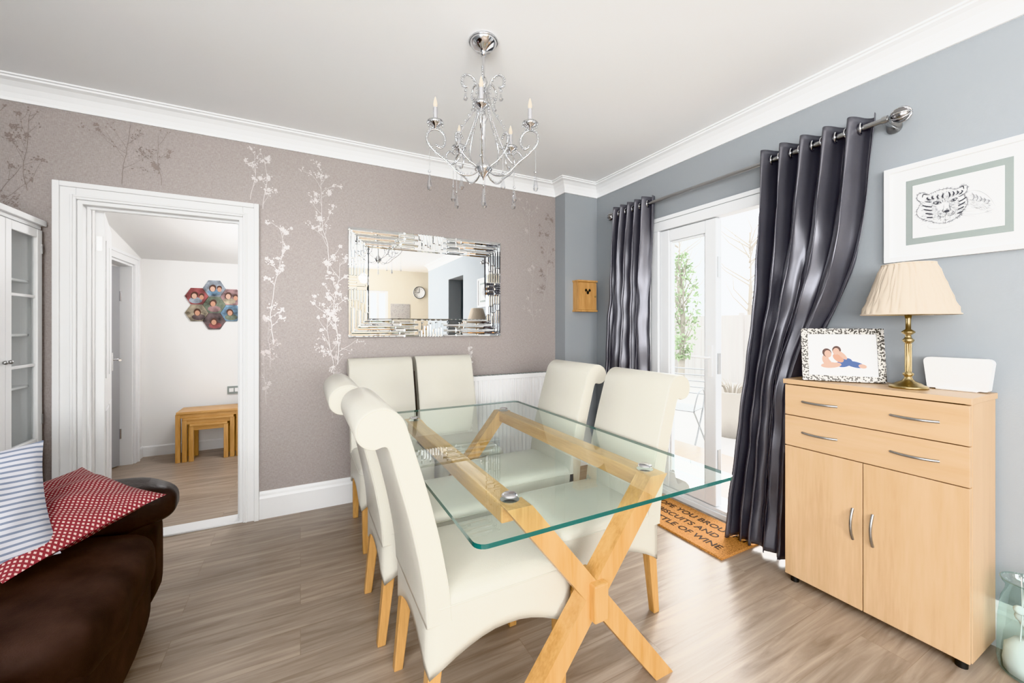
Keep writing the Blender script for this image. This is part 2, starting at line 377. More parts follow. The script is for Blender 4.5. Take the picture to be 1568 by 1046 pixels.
mb=MB(); mb.box(.66,.70,-.05,-.04,.95,1.08,M_chrome); mb.tube([(.68,-.045,1.03),(.68,-.085,1.03),(.57,-.09,1.03)],.008,M_chrome)
mb.box(.66,.70,0,.01,.95,1.08,M_chrome)
for z in (.25,1.72): mb.box(-.004,.002,-.03,-.008,z,z+.085,M_steel)
mb.obj('handle_and_hinges',e)
mb=MB()
for (a,b,t) in ((0,.075,.018),(.05,.075,.03)):
    mb.box(HX,HX+t,4.22-b,4.22-a,0,1.84+b,M_white); mb.box(HX,HX+t,4.93+a,4.93+b,0,1.84+b,M_white); mb.box(HX,HX+t,4.22-a,4.93+a,1.84+a,1.84+b,M_white)
mb.box(HX-.1,HX,4.22,4.24,0,1.84,M_white); mb.box(HX-.1,HX,4.91,4.93,0,1.84,M_white); mb.box(HX-.1,HX,4.22,4.93,1.82,1.84,M_white)
mb.obj('trim_hall_door_frame',bevel=.003)
M_gdoor=mat('grey_door_paint',(.36,.36,.37),.4)
e=empty('door_2',(HX-.1,4.90,0),(0,0,R(-118)))
mb=MB(); mb.box(0,.66,-.02,.02,.01,1.81,M_gdoor)
mb.tube([(.60,.02,.95),(.60,.06,.95),(.5,.06,.95)],.008,M_chrome)
for z in(.25,1.5): mb.box(-.01,.004,-.02,.03,z,z+.09,M_chrome)
mb.obj('leaf',e,bevel=.003)

# wallpaper blossom branches (each foil petal sits a hair above the previous one)
LZ=[0.0]
def nz():
    LZ[0]=(LZ[0]+.000007)%.0016; return LZ[0]
def sprig(mb,x,z,h,seed,m,w=.005,spread=.2,mleaf=None,dens=.5,lean=0):
    rnd=random.Random(seed); M=Matrix.Translation((0,YB-.0012,0))@Matrix.Rotation(R(90),4,'X'); ml=mleaf or m
    def ok(x,y):
        if DX0-.1<x<DX1+.1 and y<DZ+.11: return False
        return y<CZ-.125
    def leafs(x,y,n,s):
        for _ in range(n):
            a=rnd.uniform(0,6.28); d=rnd.uniform(.2*s,s); px,py=x+d*math.cos(a),y+d*math.sin(a)
            if ok(px,py): mb.disc((px,py,nz()),rnd.uniform(.0042,.007),rnd.uniform(.0023,.0037),ml,7,M,rnd.uniform(0,3.1))
    def flower(x,y,s):
        if not ok(x,y): return
        a0=rnd.uniform(0,1.2)
        for k in range(5):
            a=a0+k*1.257; mb.disc((x+s*.6*math.cos(a),y+s*.6*math.sin(a),nz()),s*.5,s*.34,ml,7,M,a)
    def grow(x,y,a,L,w,dep):
        pts=[(x,y)]; n=max(4,int(L/.03)); bx=x
        for i in range(n):
            a+=rnd.uniform(-.2,.2); a+= (math.pi/2-a)*(.12 if dep==0 else .04)
            x+=math.cos(a)*L/n; y+=math.sin(a)*L/n
            if dep==0: x+=(bx+lean*i/n-x)*.12
            if not ok(x,y): break
            pts.append((x,y))
            if dep==0 and rnd.random()<dens:
                grow(x,y,math.pi/2+rnd.choice((-1,1))*rnd.uniform(.3,.95),rnd.uniform(.3,1)*spread,w*.6,1)
            elif dep==1 and rnd.random()<.28: grow(x,y,a+rnd.choice((-1,1))*rnd.uniform(.4,.9),L*.45,w*.7,2)
            if dep>0 and rnd.random()<.35: leafs(x,y,1,.012)
        if len(pts)>2: mb.ribbon(pts,[w*(1-.6*i/len(pts)) for i in range(len(pts))],m,M,nz())
        if dep>0:
            if rnd.random()<.55: flower(x,y,rnd.uniform(.008,.014))
            leafs(x,y,rnd.randint(2,5),.024)
    grow(x,z,math.pi/2,h,w,0)
mb=MB()
sprig(mb,.235,1.0,.75,3,M_silverleaf,.0045,.14,dens=.8,lean=-.05); sprig(mb,.17,1.65,.72,4,M_silverleaf,.004,.13,dens=.8); sprig(mb,.21,.9,.5,12,M_silverleaf,.003,.12,dens=.7); sprig(mb,.20,.62,.5,11,M_faintfoil,.0035,.10)
sprig(mb,-.16,1.15,.80,5,M_silverleaf,.0035,.09,dens=.65); sprig(mb,-.18,1.0,.3,7,M_faintfoil,.003,.08); sprig(mb,-.20,.75,.5,6,M_faintfoil,.003,.08); sprig(mb,-.29,2.1,.36,8,M_silverleaf,.003,.13,dens=.7); sprig(mb,-.22,2.05,.36,9,M_silverleaf,.003,.12,dens=.6)
sprig(mb,1.97,1.5,.85,21,M_faintfoil,.003,.14,M_darkfoil,.7); sprig(mb,1.25,.9,.25,22,M_silverleaf,.003,.08); sprig(mb,1.82,2.03,.3,25,M_faintfoil,.003,.15); sprig(mb,1.86,1.3,.6,26,M_faintfoil,.003,.12)
sprig(mb,-.92,2.1,.36,13,M_darkfoil,.003,.2); sprig(mb,-.74,2.12,.3,17,M_darkfoil,.003,.15); sprig(mb,-1.42,1.75,.7,14,M_darkfoil,.004,.2); sprig(mb,-1.30,2.0,.5,15,M_darkfoil,.003,.16)
mb.obj('wallpaper_blossom_branches',recalc=False)

# ------------------------------------------------ FRENCH DOORS
mb=MB(); fx0,fx1=XR+.0,XR+.07
mb.box(fx0-.012,fx1,FY1-.065,FY1,.036,FZ-.07,M_pvc); mb.box(fx0-.012,fx1,FY0,FY0+.065,.036,FZ-.07,M_pvc); mb.box(fx0-.012,fx1,FY0,FY1,FZ-.07,FZ,M_pvc); mb.box(fx0-.015,XR+.25,FY0,FY1,0,.035,M_pvc)
mb.box(fx0,fx1,FY0+.066,FY1-.066,.035,.055,M_pvc)
mb.box(fx0-.02,fx0-.013,FY1,FY1+.03,0,FZ,M_pvc); mb.box(fx0-.02,fx0-.013,FY0-.03,FY0,0,FZ,M_pvc); mb.box(fx0-.02,fx0-.013,FY0-.03,FY1+.03,FZ,FZ+.03,M_pvc)
mb.obj('trim_french_door_frame',bevel=.004)
def leaf(e,w,strip=True):
    mb=MB(); h0,h1=.06,FZ-.075; f=.085
    mb.box(f+.001,w-f-.001,0.002,.058,h0,h0+.12,M_pvc); mb.box(f+.001,w-f-.001,0.002,.058,h1-f,h1,M_pvc); mb.box(0,f,0,.06,h0,h1,M_pvc); mb.box(w-f,w,0,.06,h0,h1,M_pvc)
    for a in ((f+.016,w-f-.016,h0+.121,h0+.135),(f+.016,w-f-.016,h1-f-.015,h1-f-.001),(f+.001,f+.015,h0+.121,h1-f-.001),(w-f-.015,w-f-.001,h0+.121,h1-f-.001)): mb.box(a[0],a[1],.012,.048,a[2],a[3],M_pvc)
    mb.obj('sash',e,bevel=.005)
    mb=MB(); mb.box(f+.01,w-f-.01,.028,.032,h0+.13,h1-f-.01,M_wglass); mb.obj('pane',e)
    mb=MB(); mb.box(w-.055,w-.025,-.012,0,.93,1.14,M_white); mb.tube([(w-.04,-.01,1.06),(w-.04,-.045,1.06),(w-.15,-.05,1.06)],.009,M_white)
    for z in(.3,.95,1.6): mb.box(w,w+.004,.015,.045,z,z+.14,M_steel)
    mb.obj('handle',e)
e=empty('door_3',(XR+.005,FY1-.07,0),(0,0,R(-90))); leaf(e,.475)
e=empty('door_4',(XR+.085,FY0+.07,0),(0,0,R(-8))); leaf(e,.475)

# curtain pole
e=empty('curtain_pole',(2.36,1.72,2.21))
mb=MB(); mb.cyl((0,-.90,0),(0,.92,0),.0125,M_steel,14)
for y in(-.94,.945):
    mb.sph((0,y,0),.034,M_dkmetal,n=16)
    for i in range(8):
        a=i*math.pi/4; mb.tube([(math.cos(a)*.034*math.sin(t),y+.035*math.cos(t),math.sin(a)*.034*math.sin(t)) for t in [math.pi*q/8 for q in range(9)]],.003,M_chrome,5)
for y in(-.885,.90):
    mb.tube([(0,y,-.005),(.04,y,-.012),(.098,y,-.012)],.008,M_steel); mb.cyl((.090,y,-.012),(.098,y,-.012),.028,M_steel,16); mb.cyl((0,y-.01,0),(0,y+.01,0),.018,M_steel,14)
mb.obj('rod',e)
def curtain(name,keys,folds,amp,seed,x0=2.345):
    rnd=random.Random(seed); ph=[rnd.uniform(0,6.28) for _ in range(6)]
    fw=[1+rnd.uniform(-.5,.5) for _ in range(folds)]; tot=sum(fw); cum=[0]
    for f in fw: cum.append(cum[-1]+f/tot)
    fa=[rnd.uniform(.55,1.1) for _ in range(folds+1)]
    e=empty(name,(x0,0,0)); mb=MB(); NZ=90; NS=folds*18; vs=[]
    zt=keys[0][0]
    def K(z):
        for a,b in zip(keys,keys[1:]):
            if b[0]<=z<=a[0]:
                t=(a[0]-z)/(a[0]-b[0]); return [a[i]*(1-t)+b[i]*t for i in range(1,5)]
        return keys[-1][1:]
    for i in range(NZ+1):
        z=zt*(1-i/NZ)+.020*(i/NZ)
        ks=[K(min(zt,max(.02,z+dz))) for dz in(-.12,-.06,0,.06,.12)]
        if i<4: ks=[K(z)]
        ya,yb,xo,am=[sum(k[q] for k in ks)/len(ks) for q in range(4)]; q=1-z/zt
        for j in range(NS+1):
            t=j/NS
            k=min(folds-1,max(0,sum(1 for c in cum[1:] if c<=t))); loc=(t-cum[k])/(cum[k+1]-cum[k]); p=k+loc
            mb_=min(1,q*3)
            mixp=(folds*t)*(1-mb_)+p*mb_
            w=math.sin(2*math.pi*mixp)
            w=math.copysign(abs(w)**.75,w)
            fam=1*(1-mb_)+mb_*(fa[k]*(1-loc)+fa[k+1]*loc)
            A=amp*am*fam*(1+.3*q*math.sin(ph[1]+7*t))
            cr2=mb_*(.005*math.sin(q*31+17*t+ph[5])*math.sin(9*t+ph[0])+.003*math.sin(q*52-23*t))
            x=xo+A*w+.011*min(1,q*2)*math.sin(2*math.pi*folds*2.0*t+ph[2])+.003*math.sin(q*13+5*t+ph[3])+cr2
            y=ya*(1-t)+yb*t+min(.016,q*.05)*math.sin(4*math.pi*mixp+ph[4])*am
            vs.append((x,y,z))
    fs=[(i*(NS+1)+j,i*(NS+1)+j+1,(i+1)*(NS+1)+j+1,(i+1)*(NS+1)+j) for i in range(NZ) for j in range(NS)]
    mb.add(vs,fs,M_curt,True); ob=mb.obj('drape',e)
    s=ob.modifiers.new('s','SOLIDIFY'); s.thickness=.002
    mb=MB()
    ya,yb=keys[0][1],keys[0][2]
    for k in range(1,folds*2):
        t=k/(folds*2); y=ya*(1-t)+yb*t
        c=Vector((2.36-x0,y,2.21)); d=Vector((1,.25 if k%2 else -.25,0)).normalized(); u=Vector((0,0,1))
        mb.tube([c+(d*math.cos(a)+u*math.sin(a))*.024 for a in [2*math.pi*q/20 for q in range(20)]],.005,M_chrome,6,True)
    mb.obj('eyelets',e)
curtain('curtain',[(2.265,.875,1.385,.015,1),(1.66,.915,1.40,0,1),(1.46,.975,1.41,0,.95),(1.28,1.06,1.42,0,.85),(1.0,1.165,1.45,-.02,.75),(.0,1.185,1.55,-.04,1.0)],5,.056,4)
curtain('curtain',[(2.265,2.21,2.60,.015,1),(1.3,2.23,2.66,0,.9),(0,2.2,2.72,-.01,1)],5,.050,9)

# ------------------------------------------------ MIRROR
e=empty('wall_mirror',(.912,YB,1.588))
mb=MB(); W,H=1.218,.80
mb.box(-W/2,W/2,-.018,-.002,-H/2,H/2,M_mirror)
def fr(a0,a1,b0,b1,h=.008,i=.006,y=-.0185,d=0):
    i=min(i,(a1-a0)*.35,(b1-b0)*.35)
    vs=[(a0,y,b0),(a1,y,b0),(a1,y,b1),(a0,y,b1),(a0+i,y-h,b0+i),(a1-i,y-h,b0+i),(a1-i,y-h-d,b1-i),(a0+i,y-h-d,b1-i)]
    mb.add(vs,[(0,1,5,4),(1,2,6,5),(2,3,7,6),(3,0,4,7),(4,5,6,7)],M_mirror)
B=.128
fr(-W/2+B,W/2-B,-H/2+B,H/2-B,.012,.014)
n=6; sw=B/n
for sx in(-1,1):
    for sz in(-1,1):
        for k in range(n):
            o=k*sw
            Lh=[.40,.36,.40,.33,.37,.31][k]; Lv=[.27,.22,.27,.2,.25,.18][k]
            a=sorted((sx*(W/2-o),sx*(W/2-Lh))); b=sorted((sz*(H/2-o),sz*(H/2-o-sw+.002)))
            fr(a[0],a[1],b[0],b[1],.006+.003*(k%2),.005,d=.003 if k%2 else -.003)
            a=sorted((sx*(W/2-o),sx*(W/2-o-sw+.002))); b=sorted((sz*(H/2-o-sw),sz*(H/2-Lv)))
            fr(a[0],a[1],b[0],b[1],.006+.003*(k%2),.005)
for sz in(-1,1):
    for k in range(n):
        Lh=[.40,.36,.40,.33,.37,.31][k]; half=W/2-Lh
        b=sorted((sz*(H/2-k*sw),sz*(H/2-(k+1)*sw+.002)))
        if k%2==0: fr(-half+.003,-.10,*b,d=.003); fr(.10,half-.003,*b,d=-.003)
        else: fr(-half+.003,-.13,*b); fr(.13,half-.003,*b)
    for q in range(9):
        a=-.10+q*.0222; hh=.05+.07*abs(math.sin(q*1.3)); b=sorted((sz*H/2,sz*(H/2-hh))); fr(a+.001,a+.021,*b,h=.011,d=.002)
for sx in(-1,1):
    for k in range(n):
        Lv=[.27,.22,.27,.2,.25,.18][k]; half=H/2-Lv
        a=sorted((sx*(W/2-k*sw),sx*(W/2-(k+1)*sw+.002)))
        if half>.06: fr(a[0],a[1],-half+.003,-.05); fr(a[0],a[1],.05,half-.003)
    for q in range(5):
        b0=-.05+q*.02; a=sorted((sx*W/2,sx*(W/2-.06-.06*(q%2)))); fr(a[0],a[1],b0+.001,b0+.019,h=.011)
mb.obj('bevelled_glass',e)

# ------------------------------------------------ RADIATOR
e=empty('radiator',(1.64,YB-.022,0)); mb=MB()
w=.42; 
mb.box(-w,w,-.10,-.03,.83,.865,M_rad); mb.box(-w,-w+.012,-.10,-.03,.16,.83,M_rad); mb.box(w-.012,w,-.10,-.03,.16,.83,M_rad)
prof=[]; N=22
for i in range(N):
    x=-w+.014+i*(2*w-.028)/N; s=(2*w-.028)/N
    prof+=[(x,-.086),(x+s*.2,-.098),(x+s*.62,-.098),(x+s*.82,-.086)]
prof+=[(w-.014,-.086),(w-.014,-.075),(-w+.014,-.075)]
mb.prism(prof,.17,.829,M_rad,'z')
mb.box(-w+.013,w-.013,-.05,-.04,.17,.829,M_rad)
for x in(-w+.06,w-.06): mb.cyl((x,-.06,0),(x,-.06,.19),.008,M_chrome); mb.box(x-.02,x+.02,-.039,0,.6,.65,M_rad)
for i in range(20): mb.box(-w+.03+i*.039,-w+.055+i*.039,-.09,-.04,.8652,.868,M_greymat)
mb.obj('panel',e,bevel=.002)

# ------------------------------------------------ KEY BOX
e=empty('key_cabinet',(2.285,PY,1.54)); mb=MB()
mb.box(-.10,.10,-.07,0,-.122,.13,M_pine); mb.box(-.098,.098,-.085,-.072,-.12,.122,M_pine); mb.box(-.108,.108,-.09,0,.13,.145,M_pine); mb.box(-.108,.108,-.09,0,-.137,-.122,M_pine)
for x in (-.02,.02): mb.sph((x,-.086,.055),.013,M_black,(1,.2,1)); 
mb.sph((0,-.086,.035),.014,M_black,(1,.2,1.2)); mb.sph((.08,-.09,0),.008,M_brass)
mb.obj('box',e,bevel=.003)

# ------------------------------------------------ DINING TABLE
e=empty('dining_table',(.857,1.69,0)); tx=.488; ty=.81; tz=.75
mb=MB(); r=.03; loop=[]
for cx,cy,a0 in((tx-r,ty-r,0),(-tx+r,ty-r,90),(-tx+r,-ty+r,180),(tx-r,-ty+r,270)):
    for k in range(6): a=R(a0+k*18); loop.append((cx+r*math.cos(a),cy+r*math.sin(a)))
n=len(loop); z0,z1=tz-.012,tz
vs=[(x,y,z0) for x,y in loop]+[(x,y,z1) for x,y in loop]
mb.add(vs,[list(range(n,2*n))],M_tglass); mb.add(vs,[list(range(n))[::-1]],M_under); mb.add(vs,[(i,(i+1)%n,n+(i+1)%n,n+i) for i in range(n)],M_glassedge)
mb.obj('glass_top',e,recalc=False)
mb=MB()
zt=tz-.014
for y in(-.62,.62):
    for s in(-1,1):
        a=.285; hw=.042; sx=s
        poly=[(sx*(-a-hw),zt-.0),(sx*(-a+hw),zt),(sx*(a+hw+.03),0),(sx*(a-hw+.03),0)]
        mb.prism(poly,y-.033+ (0.001 if s>0 else 0),y+.033+(0.001 if s>0 else 0),M_oakz,'y')
    mb.box(-.028,.028,y-.06,y+.06,.32,.44,M_oakz)
for s in(-1,1):
    mb.box(s*.285-.036,s*.285+.036,-.60,.60,zt-.062,zt-.002,M_oaky)
mb.box(-.020,.020,-.66,.66,.345,.415,M_oaky)
mb.obj('crossed_base',e,bevel=.005)
mb=MB()
for y in(-.585,.60):
    for s in(-1,1):
        mb.cyl((s*.285,y,tz-.0135),(s*.285,y,tz-.0125),.03,M_chrome,20); mb.lathe([(0,.006),(.018,.006),(.024,.003),(.026,0)],(s*.285,y,tz),M_chrome,20)
mb.obj('fixings',e)

# ------------------------------------------------ CHAIRS
def chair_parts():
    W=.215
    prof=[(.075,.40),(.068,.50),(.040,.65),(.005,.79),(-.028,.90),(-.045,.955),(-.062,1.005),(-.085,1.033),(-.115,1.048),(-.15,1.045),(-.178,1.028),(-.192,1.0),(-.19,.968),(-.172,.945),(-.145,.935),(-.118,.940),(-.105,.925),(-.085,.85),(-.055,.74),(-.028,.62),(-.008,.5),(0,.40)]
    C=[Vector((a,0,b)) for a,b in prof]; sm=cr(C,4); pl=[(p.x,p.z) for p in sm]
    mb=MB(); n=len(pl)
    ys=[(-W,.0065),(-W+.003,.002),(-W+.008,0),(W-.008,0),(W-.003,.002),(W,.0065)]
    vs=[]
    nr=[]
    for i in range(n):
        a=pl[i-1];b=pl[(i+1)%n]; d=Vector((b[0]-a[0],b[1]-a[1])); d=d.normalized() if d.length>1e-8 else Vector((0,1)); nr.append((-d.y,d.x))
    area=sum(pl[i][0]*pl[(i+1)%n][1]-pl[(i+1)%n][0]*pl[i][1] for i in range(n)); sg=1 if area>0 else -1
    for y,ins in ys:
        for i in range(n): vs.append((pl[i][0]+nr[i][0]*ins*sg,y,pl[i][1]+nr[i][1]*ins*sg))
    fs=[(k*n+i,k*n+(i+1)%n,(k+1)*n+(i+1)%n,(k+1)*n+i) for k in range(len(ys)-1) for i in range(n)]
    mb.add(vs,fs,M_leather,True); mb.add(vs,[list(range(n)),list(range((len(ys)-1)*n,len(ys)*n))[::-1]],M_leather)
    for y in(-W+.001,W-.001):
        mb.tube([(pl[i][0]+nr[i][0]*.004*sg,y,pl[i][1]+nr[i][1]*.004*sg) for i in range(0,n-1)],.0022,M_leather,5)
    x0,x1=.0,.515; rr=.03; per=[]
    def arch(t,lo=.245,hi=.335): 
        t=abs(t); return hi-(hi-lo)*max(0,min(1,(t-.1)/.9))**1.6
    M_=12
    sides=[((x1,-W),(x1,W)),((x1,W),(x0,W)),((x0,W),(x0,-W)),((x0,-W),(x1,-W))]
    for (a,b) in sides:
        for k in range(M_):
            t=k/M_; px=a[0]*(1-t)+b[0]*t; py=a[1]*(1-t)+b[1]*t; per.append((px,py,arch(2*t-1)))
    def rnd_(x,y,ins):
        cx,cy=(x0+x1)/2,0; hx,hy=(x1-x0)/2-ins,W-ins; dx,dy=x-cx,y-cy
        fx=max(-hx,min(hx,dx)); fy=max(-hy,min(hy,dy)); kx,ky=max(-hx+rr,min(hx-rr,fx)),max(-hy+rr,min(hy-rr,fy))
        vx,vy=fx-kx,fy-ky; l=math.hypot(vx,vy)
        if l>rr: vx,vy=vx/l*rr,vy/l*rr
        return cx+kx+vx,cy+ky+vy
    N=len(per); rings=[]
    for ins,zf in ((.012,lambda b:b+.004),(.0,lambda b:b),(.0,lambda b:b+.03),(.0,lambda b:.41),(-.002,lambda b:.445),(.004,lambda b:.465),(.018,lambda b:.478),(.05,lambda b:.486),(.12,lambda b:.490)):
        rings.append([(*rnd_(x,y,ins),zf(b)) for x,y,b in per])
    vs=[p for r_ in rings for p in r_]+[((x0+x1)/2,0,.34),((x0+x1)/2,0,.492)]
    fs=[(k*N+i,k*N+(i+1)%N,(k+1)*N+(i+1)%N,(k+1)*N+i) for k in range(len(rings)-1) for i in range(N)]
    fs+=[(i,(i+1)%N,len(vs)-2) for i in range(N)]+[((len(rings)-1)*N+i,(len(rings)-1)*N+(i+1)%N,len(vs)-1) for i in range(N)]
    mb.add(vs,fs,M_leather,True)
    sl=[(*rnd_(x,y,-.0005),.449) for x,y,b in per]; mb.tube(sl,.0025,M_leather,5,True)
    cov=mb
    lg=MB()
    for x,y,dx in((.035,-W+.035,-.035),(.035,W-.035,-.035),(.478,-W+.035,.0),(.478,W-.035,.0)):
        t,b=.022,.016
        vs=[(x+a*t,y+c*t,.32) for a,c in((-1,-1),(1,-1),(1,1),(-1,1))]+[(x+dx+a*b,y+c*b,0) for a,c in((-1,-1),(1,-1),(1,1),(-1,1))]
        lg.add(vs,[(0,1,2,3),(4,5,6,7),(0,1,5,4),(1,2,6,5),(2,3,7,6),(3,0,4,7)],M_oakz)
    return cov,lg
cov,lg=chair_parts(); first=None
for (x,y,a) in ((.320,1.345,0),(.285,1.85,0),(1.40,1.48,180),(1.395,2.05,180),(.505,2.865,-90),(.965,2.865,-90)):
    e=empty('dining_chair',(x,y,0),(0,0,R(a)))
    if first is None:
        c=cov.obj('upholstery',e); l=lg.obj('legs',e,bevel=.003); first=(c,l)
    else:
        for s in first:
            o=bpy.data.objects.new(s.name,s.data); sc.collection.objects.link(o); o.parent=e
            for md in s.modifiers:
                b=o.modifiers.new('bevel','BEVEL'); b.width=.003; b.segments=2; b.limit_method='ANGLE'

# ------------------------------------------------ CHANDELIER
e=empty('chandelier',(.74,1.69,CZ)); mb=MB(); dz=-CZ
mb.lathe([(0,0),(.062,0),(.064,-.008),(.058,-.022),(.04,-.04),(.02,-.048),(.012,-.06),(.012,-.07),(0,-.075)],(0,0,0),M_chrome,32)
mb.lathe([(.064,-.004),(.068,-.008),(.064,-.012)],(0,0,0),M_chrome,32)
Z=lambda z:z+dz
mb.cyl((0,0,Z(2.51)),(0,0,Z(2.40)),.006,M_chrome,10)
mb.lathe([(0,Z(2.41)),(.012,Z(2.405)),(.02,Z(2.385)),(.012,Z(2.365)),(.007,Z(2.35)),(.007,Z(2.25)),(.016,Z(2.235)),(.02,Z(2.22)),(.01,Z(2.20)),(.007,Z(2.05)),(.014,Z(2.03)),(.036,Z(2.0)),(.04,Z(1.985)),(.02,Z(1.965)),(.008,Z(1.95)),(0,Z(1.935))],(0,0,0),M_chrome,20)
cry=MB(); wht=MB()
def drop(x,y,zt,l=.075):
    cry.tube([(x,y,zt),(x,y,zt-.012)],.0015,M_chrome,4)
    cry.sph((x,y,zt-.018),.0075,M_crystal,n=8)
    cry.lathe([(0,0),(.004,-.004),(.006,-.02),(.012,-l*.8),(.008,-l*.95),(0,-l)],(x,y,zt-.028),M_crystal,8,smooth=False)
for k in range(5):
    a=R(k*72+28); c,s=math.cos(a),math.sin(a)
    P=lambda r,z:(r*c*.93,r*s*.93,Z(z))
    arm=cr([P(.02,1.985),P(.06,1.955),(P(.12,1.955)),P(.18,2.0),P(.235,2.035),P(.272,2.075),P(.268,2.115),P(.235,2.135),P(.20,2.12),P(.188,2.085),P(.205,2.055),P(.23,2.06)],6)
    mb.tube(arm,.0038,M_chrome,7)
    for i in range(6,len(arm),2): cry.sph(arm[i]+Vector((0,0,.007)),.0055,M_crystal,n=6)
    cx,cy,cz=P(.235,2.135)
    mb.lathe([(0,0),(.006,.002),(.006,.012),(.026,.022),(.034,.034),(.031,.034),(.01,.026),(.01,.04),(0,.04)],(cx,cy,cz),M_chrome,16)
    for q in range(8):
        t=q*math.pi/4; cry.sph((cx+.033*math.cos(t),cy+.033*math.sin(t),cz+.024),.006,M_crystal,(1,1,1.6),n=6)
    wht.cyl((cx,cy,cz+.035),(cx,cy,cz+.095),.0095,M_candle,12)
    wht.lathe([(0,.0),(.006,.0),(.0095,.012),(.007,.028),(.002,.045),(0,.048)],(cx,cy,cz+.095),M_bulb,10)
    st=cr([P(.02,1.99),P(.085,2.03),P(.125,2.09),P(.10,2.17),P(.05,2.25),P(.028,2.33),P(.04,2.385),P(.075,2.405),P(.10,2.385),P(.098,2.352),P(.078,2.348)],6)
    mb.tube(st,.0034,M_chrome,7)
    for i in range(4,len(st),2): cry.sph(st[i]+Vector((c*.007,s*.007,0)),.0058,M_crystal,n=6)
    a2=R(k*72+28+36); c2,s2=math.cos(a2),math.sin(a2)
    P2=lambda r,z:(r*c2,r*s2,Z(z))
    sd=cr([P2(.012,2.36),P2(.03,2.26),P2(.07,2.15),P2(.115,2.06),P2(.15,2.03),P2(.18,2.045),P2(.185,2.075),P2(.165,2.09),P2(.145,2.075)],6)
    mb.tube(sd,.0028,M_chrome,6)
    for i in range(0,len(sd),2): cry.sph(sd[i],.0058,M_crystal,n=6)
    x,y,z=P(.262,2.06); cry.tube([(x,y,z),(x,y,Z(1.965))],.0014,M_chrome,4); drop(x,y,Z(1.965))
    x,y,z=P2(.15,2.03); cry.tube([(x,y,z),(x,y,Z(1.94))],.0014,M_chrome,4); drop(x,y,Z(1.94),.06)
    x,y,z=P(.09,2.35); drop(x,y,Z(2.35),.035)
drop(0,0,Z(1.93),.085)
mb.obj('frame',e); cry.obj('crystals',e); wht.obj('candles',e)

# ------------------------------------------------ SIDEBOARD
e=empty('sideboard',(2.17,.84,0)); mb=MB()
hw=.317; D=.268
mb.box(.013,D,-hw,-hw+.018,.03,.985,M_beech); mb.box(.013,D,hw-.018,hw,.03,.985,M_beech); mb.box(.02,D,-hw+.019,hw-.019,.03,.05,M_beechy); mb.box(D-.01,D-.002,-hw+.019,hw-.019,.051,.98,M_beech)
mb.box(-.018,D,-hw-.006,hw+.006,.985,1.008,M_beechy)
mb.box(.02,D-.011,-hw+.019,hw-.019,.052,.979,M_black)
mb.obj('carcass',e,bevel=.002)
mb=MB()
for z0,z1 in((.832,.980),(.680,.828)): mb.box(-.012,.012,-hw+.001,hw-.001,z0,z1,M_beechy)
mb.box(-.012,.012,-hw+.001,-.0015,.035,.676,M_beech); mb.box(-.012,.012,.0015,hw-.001,.035,.676,M_beech)
mb.obj('fronts',e,bevel=.002)
mb=MB()
def bow(y,z,vert=False):
    pts=[]; hs=[]
    for i in range(13):
        t=-1+2*i/12; o=-.013-.022*(1-t*t)
        pts.append((o,y,z+t*.068) if vert else (o,y+t*.072,z)); hs.append(.0055)
    mb.tube(pts,hs,M_steel,8,flat=1)
for z in(.905,.755):
    for y in(.165,-.165): bow(y,z)
bow(.035,.40,True); bow(-.035,.40,True)
for x in(.02,D-.03):
    for y in(-hw+.03,hw-.03): mb.cyl((x,y,0),(x,y,.032),.018,M_black,12)
mb.obj('handles_and_feet',e)

# ------------------------------------------------ TABLE LAMP
e=empty('table_lamp',(2.292,.735,1.0085)); mb=MB()
mb.lathe([(0,0),(.062,0),(.064,.006),(.058,.012),(.05,.014),(.04,.022),(.022,.03),(.014,.04),(.012,.05),(.018,.056),(.018,.062),(.010,.068),(.010,.19),(.016,.196),(.02,.204),(.012,.212),(.009,.225),(.022,.235),(.022,.24),(.009,.25),(.009,.29),(.012,.31),(0,.312)],(0,0,0),M_brass,28)
for k in range(8):
    a=k*math.pi/4; mb.cyl((.009*math.cos(a),.009*math.sin(a),.07),(.009*math.cos(a),.009*math.sin(a),.188),.0028,M_brass,6)
mb.sph((0,0,.35),.028,M_bulb,(1,1,1.3)); 
mb.obj('stand',e)
mb=MB(); n=288
zs=[(.151,.312),(.149,.316),(.140,.340),(.125,.385),(.108,.440),(.092,.495),(.081,.52),(.083,.526)]
def pleat(k,z):
    if not .318<z<.525: return 1+.01*math.sin(k*2*math.pi/12)
    p=(k+110*(z-.4))*2*math.pi/12+1.1*math.sin(k*2*math.pi*11/288+z*9)
    return 1+.055*(abs(math.sin(p/2))*2-1)
mb.lathe(zs,(0,0,0),M_shade,n,rfun=pleat)
ob=mb.obj('pleated_shade',e); s=ob.modifiers.new('s','SOLIDIFY'); s.thickness=.002
mb=MB()
mb.tube([(.154*math.cos(t),.154*math.sin(t),.313) for t in [2*math.pi*k/48 for k in range(48)]],.003,M_shade,6,True); mb.tube([(.084*math.cos(t),.084*math.sin(t),.525) for t in [2*math.pi*k/48 for k in range(48)]],.003,M_shade,6,True)
for k in range(3):
    t=k*2.094; mb.tube([(0,0,.309),(.152*math.cos(t),.152*math.sin(t),.314)],.0018,M_brass,5)
mb.obj('shade_rings',e)

